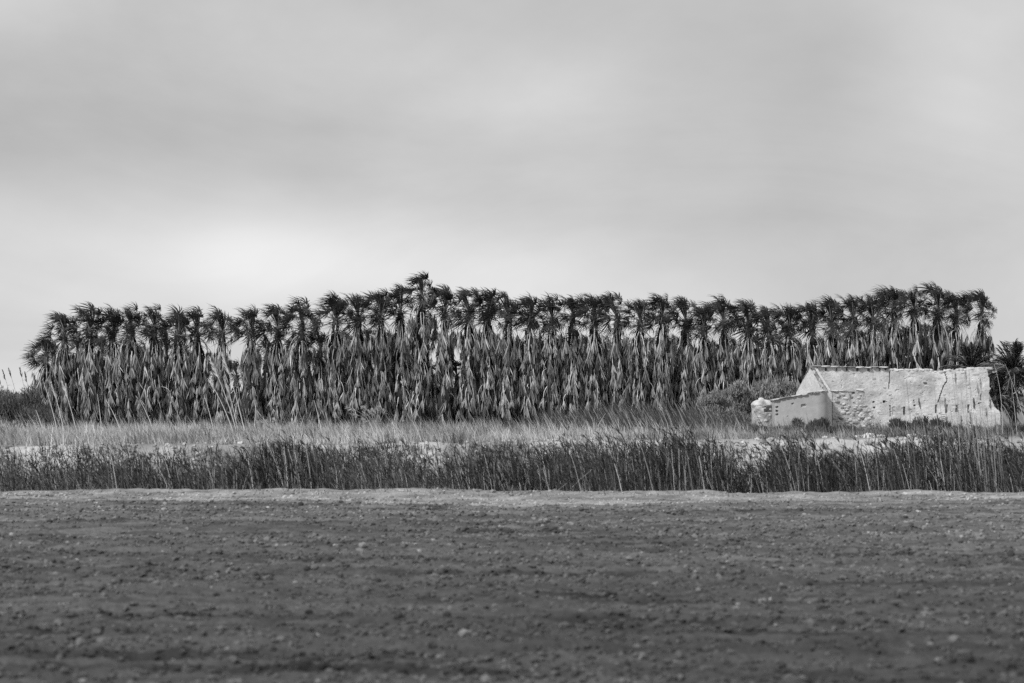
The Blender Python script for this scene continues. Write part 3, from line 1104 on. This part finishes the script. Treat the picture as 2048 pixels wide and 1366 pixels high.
hole = (np.abs(A_ - 5.15) < .38 + .1 * vnoise(Z_ * 4, A_ * 3, 3)) & (Z_ > .95 + HD) & (Z_ < 1.33 + HD)
R_ = np.where(hole, R_ * .55, R_)
V = np.stack((R_ * np.cos(A_), R_ * np.sin(A_), Z_), -1).reshape(-1, 3)
i = np.arange(43)[:, None] * na; j = np.arange(na)[None]
Q = np.stack((i + j, i + (j + 1) % na, i + na + (j + 1) % na, i + na + j), -1).reshape(-1, 4)
drum_t = np.clip(.8 + .9 * fbm(A_ * 2.5, Z_ * 3.5, 75, 4), .3, 1.2)
put('drum', new_mesh('drum', V, [Q], M_rubble, None, (drum_t * np.where(Z_ > 1.4 + HD, 1.25, 1.0)).ravel(), False), cist)
put('knob', SLAB[1], cist, (-.1, 0, 1.77 + HD), (0, .1, .3), (.15, .14, .08))
for q in range(22):
    a = r.uniform(3.3, 6.2); z_ = r.uniform(.3, 1.5) + HD
    s = r.uniform(.05, .1)
    put('stone', (ST if r.uniform() < .5 else STP)[r.integers(5)], cist, (.68 * math.cos(a), .68 * math.sin(a), z_), (0, 0, a + 1.57), (s * 1.3, s * .6, s * .8))


# ------------------------------------------------------------------ loose stones
def rock(px, D, s, label, group=None, pale=True, flat=.6, field_=False, rr=r):
    x = wx(px, D)
    z = float(field_h(np.array([x]), np.array([D]))[0]) if field_ else gz(x, D)
    o = put('rock', (STP if pale else ST)[rr.integers(5)], None, (x, D, z + s * flat * .35), (rr.normal(0, .1), rr.normal(0, .1), rr.uniform(0, 6.28)), (s * rr.uniform(1, 1.5), s, s * flat))
    return tag(o, label, 'stone', group)


rock(1836, 65.3, .085, 'pale stone on the field at the right, left of two', 'pale stones on the field', field_=True)
rock(1866, 66.3, .085, 'pale stone on the field at the right, right of two', 'pale stones on the field', field_=True)
rock(536, 68, .055, 'small pale stone on the far part of the field, left of centre', 'pale stones on the field', field_=True)
rock(154, 46.8, .05, 'small white stone on the field at lower left, left of two', 'pale stones on the field', field_=True)
rock(294, 42.0, .05, 'small white stone on the field at lower left, right of two', 'pale stones on the field', field_=True)
rock(2038, 79, .16, 'pale boulder at the field edge by the right border of the picture', 'pale stones on the field', field_=True)
BLD = sorted(((1722, 112, .22), (1740, 113, .3), (1752, 112, .22), (1732, 111, .16), (1764, 113, .2), (1872, 112, .24), (1650, 112, .14), (1668, 111, .13), (1610, 111, .12), (1560, 110, .14),
              (1900, 112, .2), (1922, 111, .16), (1512, 110, .15)))
for i, (px, D, s) in enumerate(BLD):
    rock(px, D, s, f'{ordinal(i + 1)} from the left of the pale boulders on the bank edge below the ruin', 'pale boulders on the bank edge')
HEAP = sorted(((2004, 146, .3, 1), (2020, 147, .38, 1), (2036, 146, .3, 1), (2046, 148, .42, 1), (2012, 144, .2, 0), (2030, 143, .22, 1), (2026, 149, .45, 1), (2058, 146, .4, 1)))
for i, (px, D, s, p_) in enumerate(HEAP):
    rock(px, D, s, f'{ordinal(i + 1)} from the left of the tumbled stones right of the ruin', 'tumbled stones right of the ruin', bool(p_))
for (px, D, s, p_, nm) in ((1776, 151, .12, 1, 'left'), (1785, 151.5, .16, 1, 'middle'), (1795, 151.8, .12, 0, 'right')):
    rock(px, D, s, f'{nm} one of three fallen stones at the foot of the long wall', 'fallen stones below the long wall', bool(p_))


# ------------------------------------------------------------------ grass and reeds (uncountable)
def blades(n, x, y, h, lean, wid, tone, seed, k=4, z=None, spread=.35):
    """single blades: x,y base; h height; lean = sideways reach towards -x as share of h"""
    rr = np.random.default_rng(seed)
    z = ground_h(x, y) if z is None else z
    t = np.linspace(0, 1, k)
    dirx = -lean * h + rr.normal(0, spread, n) * h * .5
    diry = rr.normal(0, spread, n) * h * .5
    P = np.stack((x, y, z - .03), 1)[:, None] + np.zeros((1, k, 3))
    P[:, :, 0] += dirx[:, None] * t ** 1.6
    P[:, :, 1] += diry[:, None] * t ** 1.6
    P[:, :, 2] += (h * np.sqrt(np.clip(1 - .5 * np.clip((dirx ** 2 + diry ** 2) / h ** 2, 0, 1.2), .3, 1)))[:, None] * t
    a = rr.uniform(-.9, .9, n)
    sd = np.stack((np.cos(a), np.sin(a), 0 * a), 1)
    V, Q = ribbons(P, sd, wid[:, None] * np.linspace(1, .12, k)[None])
    return V, Q, np.repeat(tone, 2 * k)


def stuff(name, parts, matl, label, cat):
    g = Geo()
    for V, Q, T in parts:
        g.add(V, Q, 0, T)
    return tag(put(name, g.mesh(name, [matl])), label, cat, kind='stuff')


r = np.random.default_rng(71)
# dry grass over the flat land, growing in tufts
nc = 17000
cy = 91 + (178.5 - 91) * r.uniform(0, 1, nc) ** 1.2
cx = r.uniform(-1, 1, nc) * (cy * .222 + 4)
px = 1024 + cx / cy * F
ok = (cy > rim(cx) + .1) & (fbm(cx / 3, cy / 6, 95, 3) + r.uniform(-.45, .45, nc) > -.3)
ok &= ~((px > 1540) & (px < 2010) & (cy > 147))
ok &= ~((cy < rim(cx) + 2.0) & (r.uniform(0, 1, nc) < .6))
cx, cy, px = cx[ok], cy[ok], px[ok]; nc = len(cx)
dark = np.clip(sstep(1380, 1560, px) * (.6 + fbm(cx / 2.5, cy / 4, 97, 3)), 0, 1)
weed = (r.uniform(0, 1, nc) < .10 + .25 * (fbm(cx / 3, cy / 4, 103, 2) > .18))
hc = np.clip(r.lognormal(-1.05, .4, nc) * (1 + 1.2 * fbm(cx / 3, cy / 5, 99, 3)), .12, 1.1)
tc_ = np.clip((.36 + .3 * fbm(cx / 3.5, cy / 9, 101, 4)) * r.uniform(.6, 1.45, nc), .06, .6) * (1 - .55 * dark) * np.where(weed, .35, 1)
k = 9
x = np.repeat(cx, k) + r.normal(0, .13, nc * k); y = np.repeat(cy, k) + r.normal(0, .13, nc * k)
h = np.repeat(hc, k) * r.uniform(.5, 1.2, nc * k)
tn = np.repeat(tc_, k) * r.uniform(.7, 1.35, nc * k)
stuff('dry_grass', [blades(nc * k, x, y, h, .25, r.uniform(.010, .026, nc * k), np.clip(tn, .03, .62), 3, 3, spread=.6)], M_grass, 'pale dry grass covering the flat land before the palms', 'grass')

# slanting tall grass before the palms, right of centre
n = 7000
px = r.normal(1300, 120, n); px = np.where(r.uniform(0, 1, n) < .35, r.uniform(900, 1540, n), px)
y = r.uniform(143, 175, n)
x = wx(px, y)
env = np.interp(px, (850, 1000, 1100, 1250, 1420, 1520, 1560), (.25, .5, .75, 1, 1, .8, .4))
h = env * (.5 + 1.8 * r.uniform(0, 1, n) ** 2.2)
tn = r.choice((.04, .07, .12, .26, .45), n, p=(.36, .3, .18, .09, .07))
V1 = blades(n, x, y, h, .42, r.uniform(.012, .034, n), tn, 5, 4, spread=.12)
stuff('tall_grass', [V1], M_grass, 'tall slanting wind-bent grass before the palms, right of centre', 'grass')

# weeds under the palms
n = 15000
px = r.uniform(-40, 1960, n); y = r.uniform(177, 187, n); x = wx(px, y)
h = r.uniform(.25, .9, n) * (1 + .7 * fbm(x / 3, y * 0, 111, 3))
stuff('undergrowth', [blades(n, x, y, np.clip(h, .1, 1.5), .2, r.uniform(.02, .05, n), r.uniform(.03, .12, n), 7, 3)], M_grass, 'dark weeds growing along the foot of the palm row', 'weeds')


def reed_bed(n, pxs, ys_, hs, seed, leaf_tone, stem_tone, nleaf=6, lean=.12, plume=.25):
    rr = np.random.default_rng(seed)
    x = wx(pxs, ys_); y = ys_
    z = ground_h(x, y) - .05
    k = 6
    t = np.linspace(0, 1, k)
    ln = rr.normal(lean, .10, n); ly = rr.normal(0, .06, n)
    bentm = rr.uniform(0, 1, n) < .14
    ln = np.where(bentm, rr.uniform(-.7, .8, n), ln)
    hs = np.where(bentm, hs * .85, hs)

    def pos(u):
        return np.stack((x[:, None] - (ln * hs)[:, None] * u ** 1.8, y[:, None] + (ly * hs)[:, None] * u ** 1.5,
                         z[:, None] + hs[:, None] * (u - .12 * np.abs(ln)[:, None] * u ** 2)), -1)
    P = pos(np.broadcast_to(t, (n, k)))
    a = rr.uniform(-.6, .6, n); sd = np.stack((np.cos(a), np.sin(a), 0 * a), 1)
    V, Q = ribbons(P, sd, (rr.uniform(.006, .015, n))[:, None] * np.linspace(1, .6, k))
    out = [(V, Q, np.repeat(stem_tone, 2 * k))]
    for j in range(nleaf):
        u = rr.uniform(.25, 1.0, n)
        B = pos(u[:, None])[:, 0]
        az = rr.uniform(0, 6.28, n)
        L = rr.uniform(.35, .8, n)
        d = np.stack((np.cos(az) * .45 - .3, np.sin(az) * .5, rr.uniform(.7, 1.3, n)), 1)
        d = norm(d)
        tt = np.array((0, .4, .75, 1.0))
        Pp = B[:, None] + d[:, None] * (L[:, None] * tt)[..., None]
        Pp[:, :, 2] -= (.35 * L)[:, None] * tt ** 2.6
        s2 = norm(np.cross(d, UP + rr.normal(0, .5, (n, 3))))
        V, Q = ribbons(Pp, s2, L[:, None] * np.array((.012, .020, .014, .003)))
        out.append((V, Q, np.repeat(leaf_tone * rr.uniform(.6, 1.5, n), 8)))
    sel = rr.uniform(0, 1, n) < plume
    m = sel.sum()
    B = P[sel, -1]
    for j in range(5):
        d = norm(np.stack((rr.normal(-.45, .18, m), rr.normal(0, .2, m), rr.normal(.8, .2, m)), 1))
        L = rr.uniform(.2, .45, m)
        tt = np.array((0, .5, 1.0))
        Pp = B[:, None] + d[:, None] * (L[:, None] * tt)[..., None]
        Pp[:, :, 2] -= .35 * L[:, None] * tt ** 2
        V, Q = ribbons(Pp, norm(np.cross(d, rr.normal(0, 1, (m, 3)))), np.array((.006, .015, .003)))
        out.append((V, Q, np.repeat(rr.uniform(.04, .12, m), 6)))
    return out


# reeds in the ditch
n = 11500
px = r.uniform(-330, 2380, n)
y = r.uniform(79.8, 89.5, n)
den = np.interp(px, (-330, 0, 300, 430, 520, 640, 760, 860, 930, 1000, 1150, 1440, 1490, 1545, 1600, 2380), (.5, .5, .5, .6, 1, 1, .7, .4, .5, .85, 1, 1, .45, 1, 1, 1))
ok = r.uniform(0, 1, n) < den
px, y = px[ok], y[ok]; n = len(px)
topy = np.interp(px, (-330, 0, 120, 300, 480, 560, 640, 720, 820, 920, 1000, 1150, 1300, 1440, 1480, 1530, 1560, 1700, 1900, 2000, 2380),
                 (925, 925, 930, 925, 915, 896, 898, 912, 925, 925, 905, 893, 889, 889, 912, 938, 900, 897, 900, 888, 888))
topy = topy + 5
x = wx(px, y)
ztop = wz(topy, y) + r.normal(-.32, .34, n) + 1.1 * fbm(x / 1.6, y / 4, 123, 3)
hs = np.clip(ztop - ground_h(x, y), .5, 3.4)
lt = np.clip(.034 + .07 * fbm(x / 1.3, y / 3, 121, 3), .014, .16) * np.where(px < 480, 1.5, 1.0) * np.clip(1 + 1.6 * fbm(x / 3.5, y * 0, 141, 2), .5, 2) * np.interp(px, (0, 460, 530, 640, 700, 930, 1000, 1150), (1.5, 1.4, .6, .6, 1.7, 1.8, 1.1, .85))
stt = r.choice((.05, .12, .30, .55), n, p=(.47, .3, .13, .10))
m = 9000
fx = wx(r.uniform(-330, 2380, m), 82.5); fy = r.uniform(79.6, 86.5, m)
okf = fbm(fx / 1.4, fy / 2, 125, 3) + r.uniform(-.25, .25, m) > .0 - .15 * (fx < -9)
fx, fy = fx[okf], fy[okf]; m = len(fx)
tuftb = blades(m, fx, fy, r.uniform(.6, 1.7, m) * (1 + .8 * fbm(fx / 1.1, fy, 127, 2)), .1, r.uniform(.008, .018, m), np.clip(.14 + .3 * fbm(fx / 1.3, fy, 129, 2) + .06 * (fx < -9), .03, .42) * r.uniform(.5, 1.6, m), 17, 5, spread=.55)
m = 5000
ex_ = wx(r.uniform(-330, 2380, m), 78); ey_ = crest(ex_) + r.uniform(-2.2, 1.0, m)
okc = fbm(ex_ / 1.0, ey_ / .8, 145, 3) + r.uniform(-.2, .2, m) > .22
ex_, ey_ = ex_[okc], ey_[okc]; m = len(ex_)
creep = blades(m, ex_, ey_, r.uniform(.08, .38, m), .1, r.uniform(.006, .014, m), r.uniform(.06, .3, m), 23, 4, spread=.8)
m = 12000
ux = wx(r.uniform(-330, 2380, m), 84); uy = r.uniform(80.5, 91, m)
under = blades(m, ux, uy, r.uniform(.5, 1.5, m) * (1 + .7 * fbm(ux / 1.2, uy, 137, 2)), .1, r.uniform(.010, .024, m), r.uniform(.015, .05, m) * np.clip(1 + 2.6 * fbm(ux / 2.2, uy / 4, 143, 3), .4, 3.2), 19, 4, spread=.5)
stuff('reeds', reed_bed(n, px, y, hs, 9, lt, stt) + [tuftb, under, creep], M_reed, 'dense dark reeds standing in the ditch along the field edge', 'reeds')

# crumbled pale earth and rubble along the bank edge
n = 3800
px = r.uniform(-300, 2350, n); x = wx(px, 98.0); y = rim(x) + r.normal(-.7, .8, n); x = wx(px, y)
okb = r.uniform(0, 1, n) < np.interp(px, (-300, 480, 800, 1400, 1500, 2350), (.4, .5, .4, .8, 1, 1))
x, y = x[okb], y[okb]
S = np.clip(r.lognormal(-2.85, .45, len(x)), .02, np.where(x > 8, .2, .08))
V, Fc, T = blobs(np.stack((x, y, ground_h(x, y) + S * .2), 1), S, np.clip(.42 * r.lognormal(0, .35, len(x)), .12, .62), .75, 8)
tag(put('bank_rubble', new_mesh('bank_rubble', V, [Fc], M_clod, None, T, False)), 'pale crumbled earth and small rubble along the bank edge', 'rubble', kind='stuff')

# grass hanging over the far bank
n = 30000
px = r.uniform(-300, 2350, n)
x = wx(px, 96.0)
y = rim(x) - 3.4 + 3.15 * r.uniform(0, 1, n) ** .8
x = wx(px, y)
gap = np.interp(px, (-300, 0, 60, 330, 460, 830, 850, 905, 930, 1480, 1495, 1530, 1550, 2350), (.55, .5, .5, .6, .85, .85, .18, .18, .85, .9, .2, .2, .85, .9))
ok = r.uniform(0, 1, n) < gap * (.75 + .8 * fbm(x / 1.2, y / 1.5, 131, 3))
x, y, px = x[ok], y[ok], px[ok]
n = len(x)
h = r.uniform(.15, .55, n)
tn = np.clip(.10 + .16 * fbm(x / .9, y / .9, 133, 3), .03, .3) * r.uniform(.6, 1.5, n)
stuff('bank_grass', [blades(n, x, y, h, .15, r.uniform(.012, .022, n), tn, 11, 4, spread=.7)], M_grass, 'tufts of grass clinging to the far bank of the ditch', 'grass')

# thin dry stalks scattered over the flat land at the left
n = 420
px = np.where(r.uniform(0, 1, n) < .7, r.uniform(-60, 640, n), r.uniform(600, 1100, n)); y = r.uniform(96, 130, n); x = wx(px, y)
h = r.uniform(.6, 1.5, n)
stuff('dry_stalks', [blades(n, x, y, h, .35, r.uniform(.007, .012, n), r.uniform(.3, .6, n), 13, 5, spread=.2)], M_grass, 'thin pale dry stalks leaning over the grass at the left', 'stalks')


# ------------------------------------------------------------------ single canes
def cane(bpx, bpy_, tpx, tpy, D, plume, label, group, rad=.018, matl=None, leaves=2, seed=0, bend=.35):
    rr = np.random.default_rng(seed)
    x0 = wx(bpx, D); z0 = gz(x0, D)
    x1, z1 = wx(tpx, D), wz(tpy, D)
    root = empty('cane', (x0, D, z0), label, 'reed', group)
    t = np.linspace(0, 1, 9)[:, None]
    P = np.array((x1 - x0, 0, z1 - z0)) * t + np.array((bend * .5, 0, bend)) * (t * (1 - t)) * abs(x1 - x0)
    P[0, 2] -= .05
    V, Q = tube(P, np.linspace(rad, rad * .4, 9), 5)
    put('stem', new_mesh('stem', V, [Q], matl or M_cane, None, np.full(len(V), 1.0), True), root)
    dirn = norm(P[-1] - P[-3])
    for k in range(leaves):
        u = rr.integers(3, 8)
        d = norm(np.array((rr.choice((-1, 1)) * .8 - .4, rr.normal(0, .4), .5)))
        L = rr.uniform(.3, .55)
        tt = np.array((0, .4, .75, 1.0))
        Pp = P[u] + d * (L * tt)[:, None]; Pp[:, 2] -= .5 * L * tt ** 2
        V, Q = ribbons(Pp[None], norm(np.cross(d, UP))[None], L * np.array((.02, .035, .025, .003)))
        put('leaf', new_mesh('leaf', V, [Q], matl or M_cane, None, np.full(len(V), .8)), root)
    if plume:
        g = Geo()
        n_ = 60
        u = rr.uniform(0, 1, n_)
        B = P[-1] - dirn * (plume * (1 - u))[:, None] * 1.0
        d = norm(dirn + rr.normal(0, .16, (n_, 3)) + np.array((-.05, 0, -.02)))
        L = plume * .35 * (1 - .6 * u) + .05
        tt = np.array((0, .5, 1.0))
        Pp = B[:, None] + d[:, None] * (L[:, None] * tt)[..., None]
        V, Q = ribbons(Pp, norm(np.cross(d, rr.normal(0, 1, (n_, 3)))), np.array((.008, .014, .004)))
        g.add(V, Q, 0, np.repeat(rr.uniform(.8, 1.25, n_), 6))
        put('plume', g.mesh('plume', [matl or M_plume]), root)
    return root


M_dk = mat('dark_cane', 0.1, 0.2, 4.0, 0.8, objvar=.3)
G1 = 'pale canes left of centre'
for i, (a, b, c, d, D, p, lab) in enumerate((
        (476, 860, 421, 720, 122, 1.1, 'pale plumed cane before the palms, tip furthest up and left of a pair'),
        (492, 858, 445, 711, 121, 1.1, 'tallest pale plumed cane before the palms, left of centre'),
        (470, 858, 418, 760, 120, .7, 'shorter pale plumed cane below the pair of tall ones'),
        (478, 860, 453, 768, 123, .5, 'short pale cane leaning right under the tall plumed cane'),
        (508, 860, 512, 806, 120, 0, 'short upright dry cane right of the plumed canes'),
        (131, 872, 103, 768, 126, .9, 'plumed dry cane in front of the second palm, left one'),
        (156, 868, 125, 766, 126, .9, 'plumed dry cane in front of the second palm, right one'),
        (118, 872, 89, 770, 124, 0, 'bare dry cane at the left end of the palm row'),
        (205, 872, 195, 788, 127, 0, 'bare dry cane before the third palm from the left'),
        (246, 868, 212, 800, 127, 0, 'thin dry cane before the fourth palm from the left'),
        (310, 868, 280, 800, 128, 0, 'thin dry cane before the fifth palm from the left'),
        (645, 868, 628, 800, 125, 0, 'thin dry cane before the short squeezed palm'),
        (90, 868, 72, 820, 118, 0, 'low dry cane beside the dark bush at the left'),
        (430, 866, 408, 790, 124, 0, 'bare dry cane left of the plumed canes'))):
    cane(a, b, c, d, D, p, lab, G1, seed=i + 40, rad=.024)
cane(2004, 880, 1988, 728, 120, 0, 'pale arching cane against the dark date palms right of the ruin', 'canes at the right edge', seed=60, rad=.012, bend=2.5)
cane(2034, 870, 2022, 762, 121, 0, 'pale bent cane at the right edge before the date palm', 'canes at the right edge', seed=61, rad=.012, leaves=3)
cane(2056, 850, 2010, 728, 122, 0, 'long pale cane slanting over the date palm at the right edge', 'canes at the right edge', seed=62, rad=.012)

for i, (a, b, c, d, D) in enumerate(((40, 850, 6, 742, 147), (52, 850, 18, 738, 147), (66, 850, 40, 737, 146), (74, 850, 50, 746, 146), (90, 850, 68, 748, 146), (30, 850, -4, 752, 147))):
    cane(a, b, c, d, D, .6, f'{ordinal(i + 1)} of the dark plumed reeds sticking out of the bush at the left edge', 'dark reeds in the left bush', rad=.016, matl=M_dk, leaves=4, seed=140 + i, bend=.2)
# tall thin reeds rising from the ditch in front of the ruin
tips = [(1700, 790), (1806, 760), (1812, 756), (1838, 800), (1868, 766), (1878, 790), (1890, 800), (1904, 742), (1911, 750), (1920, 770), (1931, 745), (1938, 742), (1942, 780), (1948, 800), (1955, 770),
        (1961, 760), (1966, 790), (1930, 800), (1915, 810), (1900, 815), (1972, 820), (1980, 800), (1990, 830), (1952, 830), (1940, 828), (1960, 840), (1926, 850), (1934, 842), (1945, 856), (1956, 862), (1968, 850), (1974, 846), (1984, 858), (1922, 836), (1979, 838), (1950, 846), (1994, 850)]
M_dreed = mat('dark_reed', 0.32, 0.2, 4.0, 0.8, objvar=.5)
rr_ = random.Random(4)
for i, (tx, ty) in enumerate(sorted(tips)):
    D = rr_.uniform(79.8, 82)
    b = tx + rr_.uniform(14, 40) * (1.1 if tx < 1900 else .8)
    cane(b, 980, tx, ty, D, .35 if i % 3 == 0 else 0, f'{ordinal(i + 1)} from the left of the thin tall reeds before the ruin', 'tall thin reeds before the ruin', rad=.014, matl=M_dreed, leaves=3, seed=80 + i, bend=.3)

# pampas-like tuft of pale plumes below the palms, left of centre
def plume_tuft(px, D, n_, h_, label, seed):
    rr = np.random.default_rng(seed)
    x = wx(px, D); root = empty('plumed_grass', (x, D, gz(x, D)), label, 'grass tuft', 'plumed grass tufts')
    g = Geo()
    m = 160
    V, Q, T = blades(m, rr.normal(0, .12, m), rr.normal(0, .12, m), rr.uniform(.4, 1.0, m) * h_ * .7, .25, rr.uniform(.008, .014, m), rr.uniform(.25, .5, m), seed, 4, z=np.zeros(m), spread=.7)
    g.add(V, Q, 0, T)
    put('blades', g.mesh('blades', [M_grass]), root)
    for k in range(n_):
        g = Geo()
        a = rr.uniform(-1.1, .7); h1 = h_ * rr.uniform(.55, 1.15)
        t = np.linspace(0, 1, 7)[:, None]
        P = np.concatenate((a * h1 * .7 * t ** 1.4 - .2 * h1 * t ** 4, rr.normal(0, .15) * t, h1 * (t - .18 * t ** 3)), 1)
        V, Q = tube(P, np.linspace(.012, .006, 7), 4); g.add(V, Q, 0)
        dn = norm(P[-1] - P[-2]); u = rr.uniform(0, 1, 50)
        B = P[-2] + (P[-1] - P[-2]) * u[:, None]
        d = norm(dn + rr.normal(0, .3, (50, 3)) - UP * .25)
        Pp = B[:, None] + d[:, None] * (np.array((0, .12, .26))[None, :, None])
        V, Q = ribbons(Pp, norm(np.cross(d, rr.normal(0, 1, (50, 3)))), np.array((.012, .018, .004)))
        g.add(V, Q, 0, np.repeat(rr.uniform(.8, 1.2, 50), 6))
        put('plume', g.mesh('plume', [M_tuft]), root)


plume_tuft(752, 150, 11, 1.9, 'pale plumed grass tuft under the palms, left of the tallest palm', 5)
plume_tuft(786, 150, 4, .9, 'small pale plumed tuft just right of the larger plumed tuft', 6)
plume_tuft(548, 140, 4, .9, 'small pale plumed tuft right of the tall plumed canes', 7)
plume_tuft(20, 108, 7, .9, 'pale frayed grass tuft at the left edge on the bank', 8)


# ------------------------------------------------------------------ bushes
def shrub(px, D, width, height, label, n_, tone, leaf, seed, group=None, upright=.3, depth=None, name='bush', lobes=16, cat='bush', thin=1.0, rs=1.0):
    rr = np.random.default_rng(seed)
    x = wx(px, D); root = empty(name, (x, D, gz(x, D)), label, cat, group)
    depth = depth or width
    C = np.stack((rr.uniform(-.5, .5, lobes) * width * .8, rr.uniform(-.5, .5, lobes) * depth * .8, rr.uniform(.1, .78, lobes) * height), 1)
    C[:, 2] *= 1 - .5 * (np.abs(C[:, 0]) / (width * .5)) ** 2
    Rd = rr.uniform(.22, .38, lobes) * min(width, height) * rs
    g = Geo()
    for c in C:     # stems
        t = np.linspace(0, 1, 5)[:, None]
        P = np.array((c[0] * .25, c[1] * .25, -.05)) * (1 - t) + c * t
        V, Q = tube(P, np.linspace(.035, .01, 5), 4)
        g.add(V, Q)
    put('stems', g.mesh('stems', [M_twig]), root)
    i = rr.integers(0, lobes, n_)
    d = norm(rr.normal(0, 1, (n_, 3)))
    rad = rr.uniform(.35, 1.0, n_) ** .6 * np.where(rr.uniform(0, 1, n_) < .08, 1.25, 1)
    B = C[i] + d * (Rd[i] * rad)[:, None]
    ok = B[:, 2] > .02
    B, d = B[ok], d[ok]; m = len(B); i = i[ok]
    ld = norm(d * (1 - upright) + UP * upright * 1.6 + rr.normal(0, .45, (m, 3)) + WIND * .15)
    L = leaf * rr.uniform(.6, 1.6, m)
    tt = np.array((0, .5, 1.0))
    P = B[:, None] + ld[:, None] * (L[:, None] * tt)[..., None]
    V, Q = ribbons(P, norm(np.cross(ld, rr.normal(0, 1, (m, 3)))), thin * L[:, None] * np.array((.06, .16, .03)))
    g = Geo()
    lt_ = tone * rr.uniform(.75, 1.25, lobes)[i] * rr.uniform(.7, 1.35, m)
    g.add(V, Q, 0, np.repeat(lt_, 6))
    put('foliage', g.mesh('foliage', [M_shrub]), root)
    return root


shrub(22, 150, 4.8, 3.2, 'large dark bush at the left edge beside the first palm', 30000, .13, .16, 1, lobes=44, upright=.6, thin=.7, rs=.75)
shrub(-60, 152, 5, 3.7, 'large dark bush cut by the left border of the picture', 18000, .13, .16, 2, lobes=26, upright=.6, thin=.7)
shrub(74, 160, 3.0, 1.8, 'low dark bush in front of the first palm', 10000, .05, .12, 3)
cols = ((1432, 2.2, 3.4), (1470, 2.6, 4.1), (1520, 3.0, 3.9), (1565, 2.8, 3.9), (1598, 2.2, 3.5))
for i, (px, wd_, ht) in enumerate(cols):
    shrub(px, 163 + .7 * i, wd_, ht, ['feathery grey bush at the left end of the clump beside the ruin', 'tallest feathery grey bush of the clump left of the ruin',
                                      'feathery grey bush in the middle of the clump, behind the cistern', 'feathery grey bush of the clump above the plastered shed',
                                      'feathery grey bush touching the gable of the ruin'][i], 11000, .26, .17, 20 + i, 'feathery bushes left of the ruin', upright=.75, lobes=30, rs=.62)
for i, (px, D, wd_, ht, tn_, lab) in enumerate((
        (1512, 143, 1.3, .8, .05, 'dark low bush in front of the cistern'),
        (1560, 141, 1.2, .7, .10, 'grey low bush before the left corner of the shed'),
        (1597, 143, 1.0, 1.0, .07, 'spiky dark bush before the middle of the plastered shed'),
        (1640, 145, .9, 1.0, .05, 'dark bush at the rounded end of the plastered shed'),
        (1622, 138, 1.1, .6, .09, 'grey weed bush on the slope below the shed'),
        (1678, 134, 1.4, .6, .05, 'dark round bush below the rubble wall'),
        (1700, 141, 1.6, .6, .13, 'pale weedy bush at the foot of the rubble wall'),
        (1800, 133, 1.7, .9, .06, 'dark bush below the crack in the long wall'),
        (1845, 134, 2.0, 1.1, .07, 'broad dark bush below the middle of the long wall'),
        (1880, 130, 1.1, .9, .05, 'dark bush below the slots in the long wall'),
        (1930, 136, 1.6, .7, .12, 'grey weed bush before the low ledge'),
        (1990, 139, 1.8, .7, .12, 'grey weed bush before the right end of the ledge'),
        (2030, 128, 1.4, .7, .08, 'dark weed bush at the right edge below the stone heap'),
        (1462, 138, 1.6, .8, .07, 'dark grassy bush left of the cistern'),
        (1490, 128, 1.2, .6, .06, 'small dark bush on the bank left of the cistern'))):
    shrub(px, D, wd_, ht * (.8 if px in (1845, 1880, 1597, 1640, 1800) else .5), lab, 1500, tn_ * 1.4, .26, 50 + i, 'low bushes before the ruin', upright=.8, lobes=12, thin=.45)
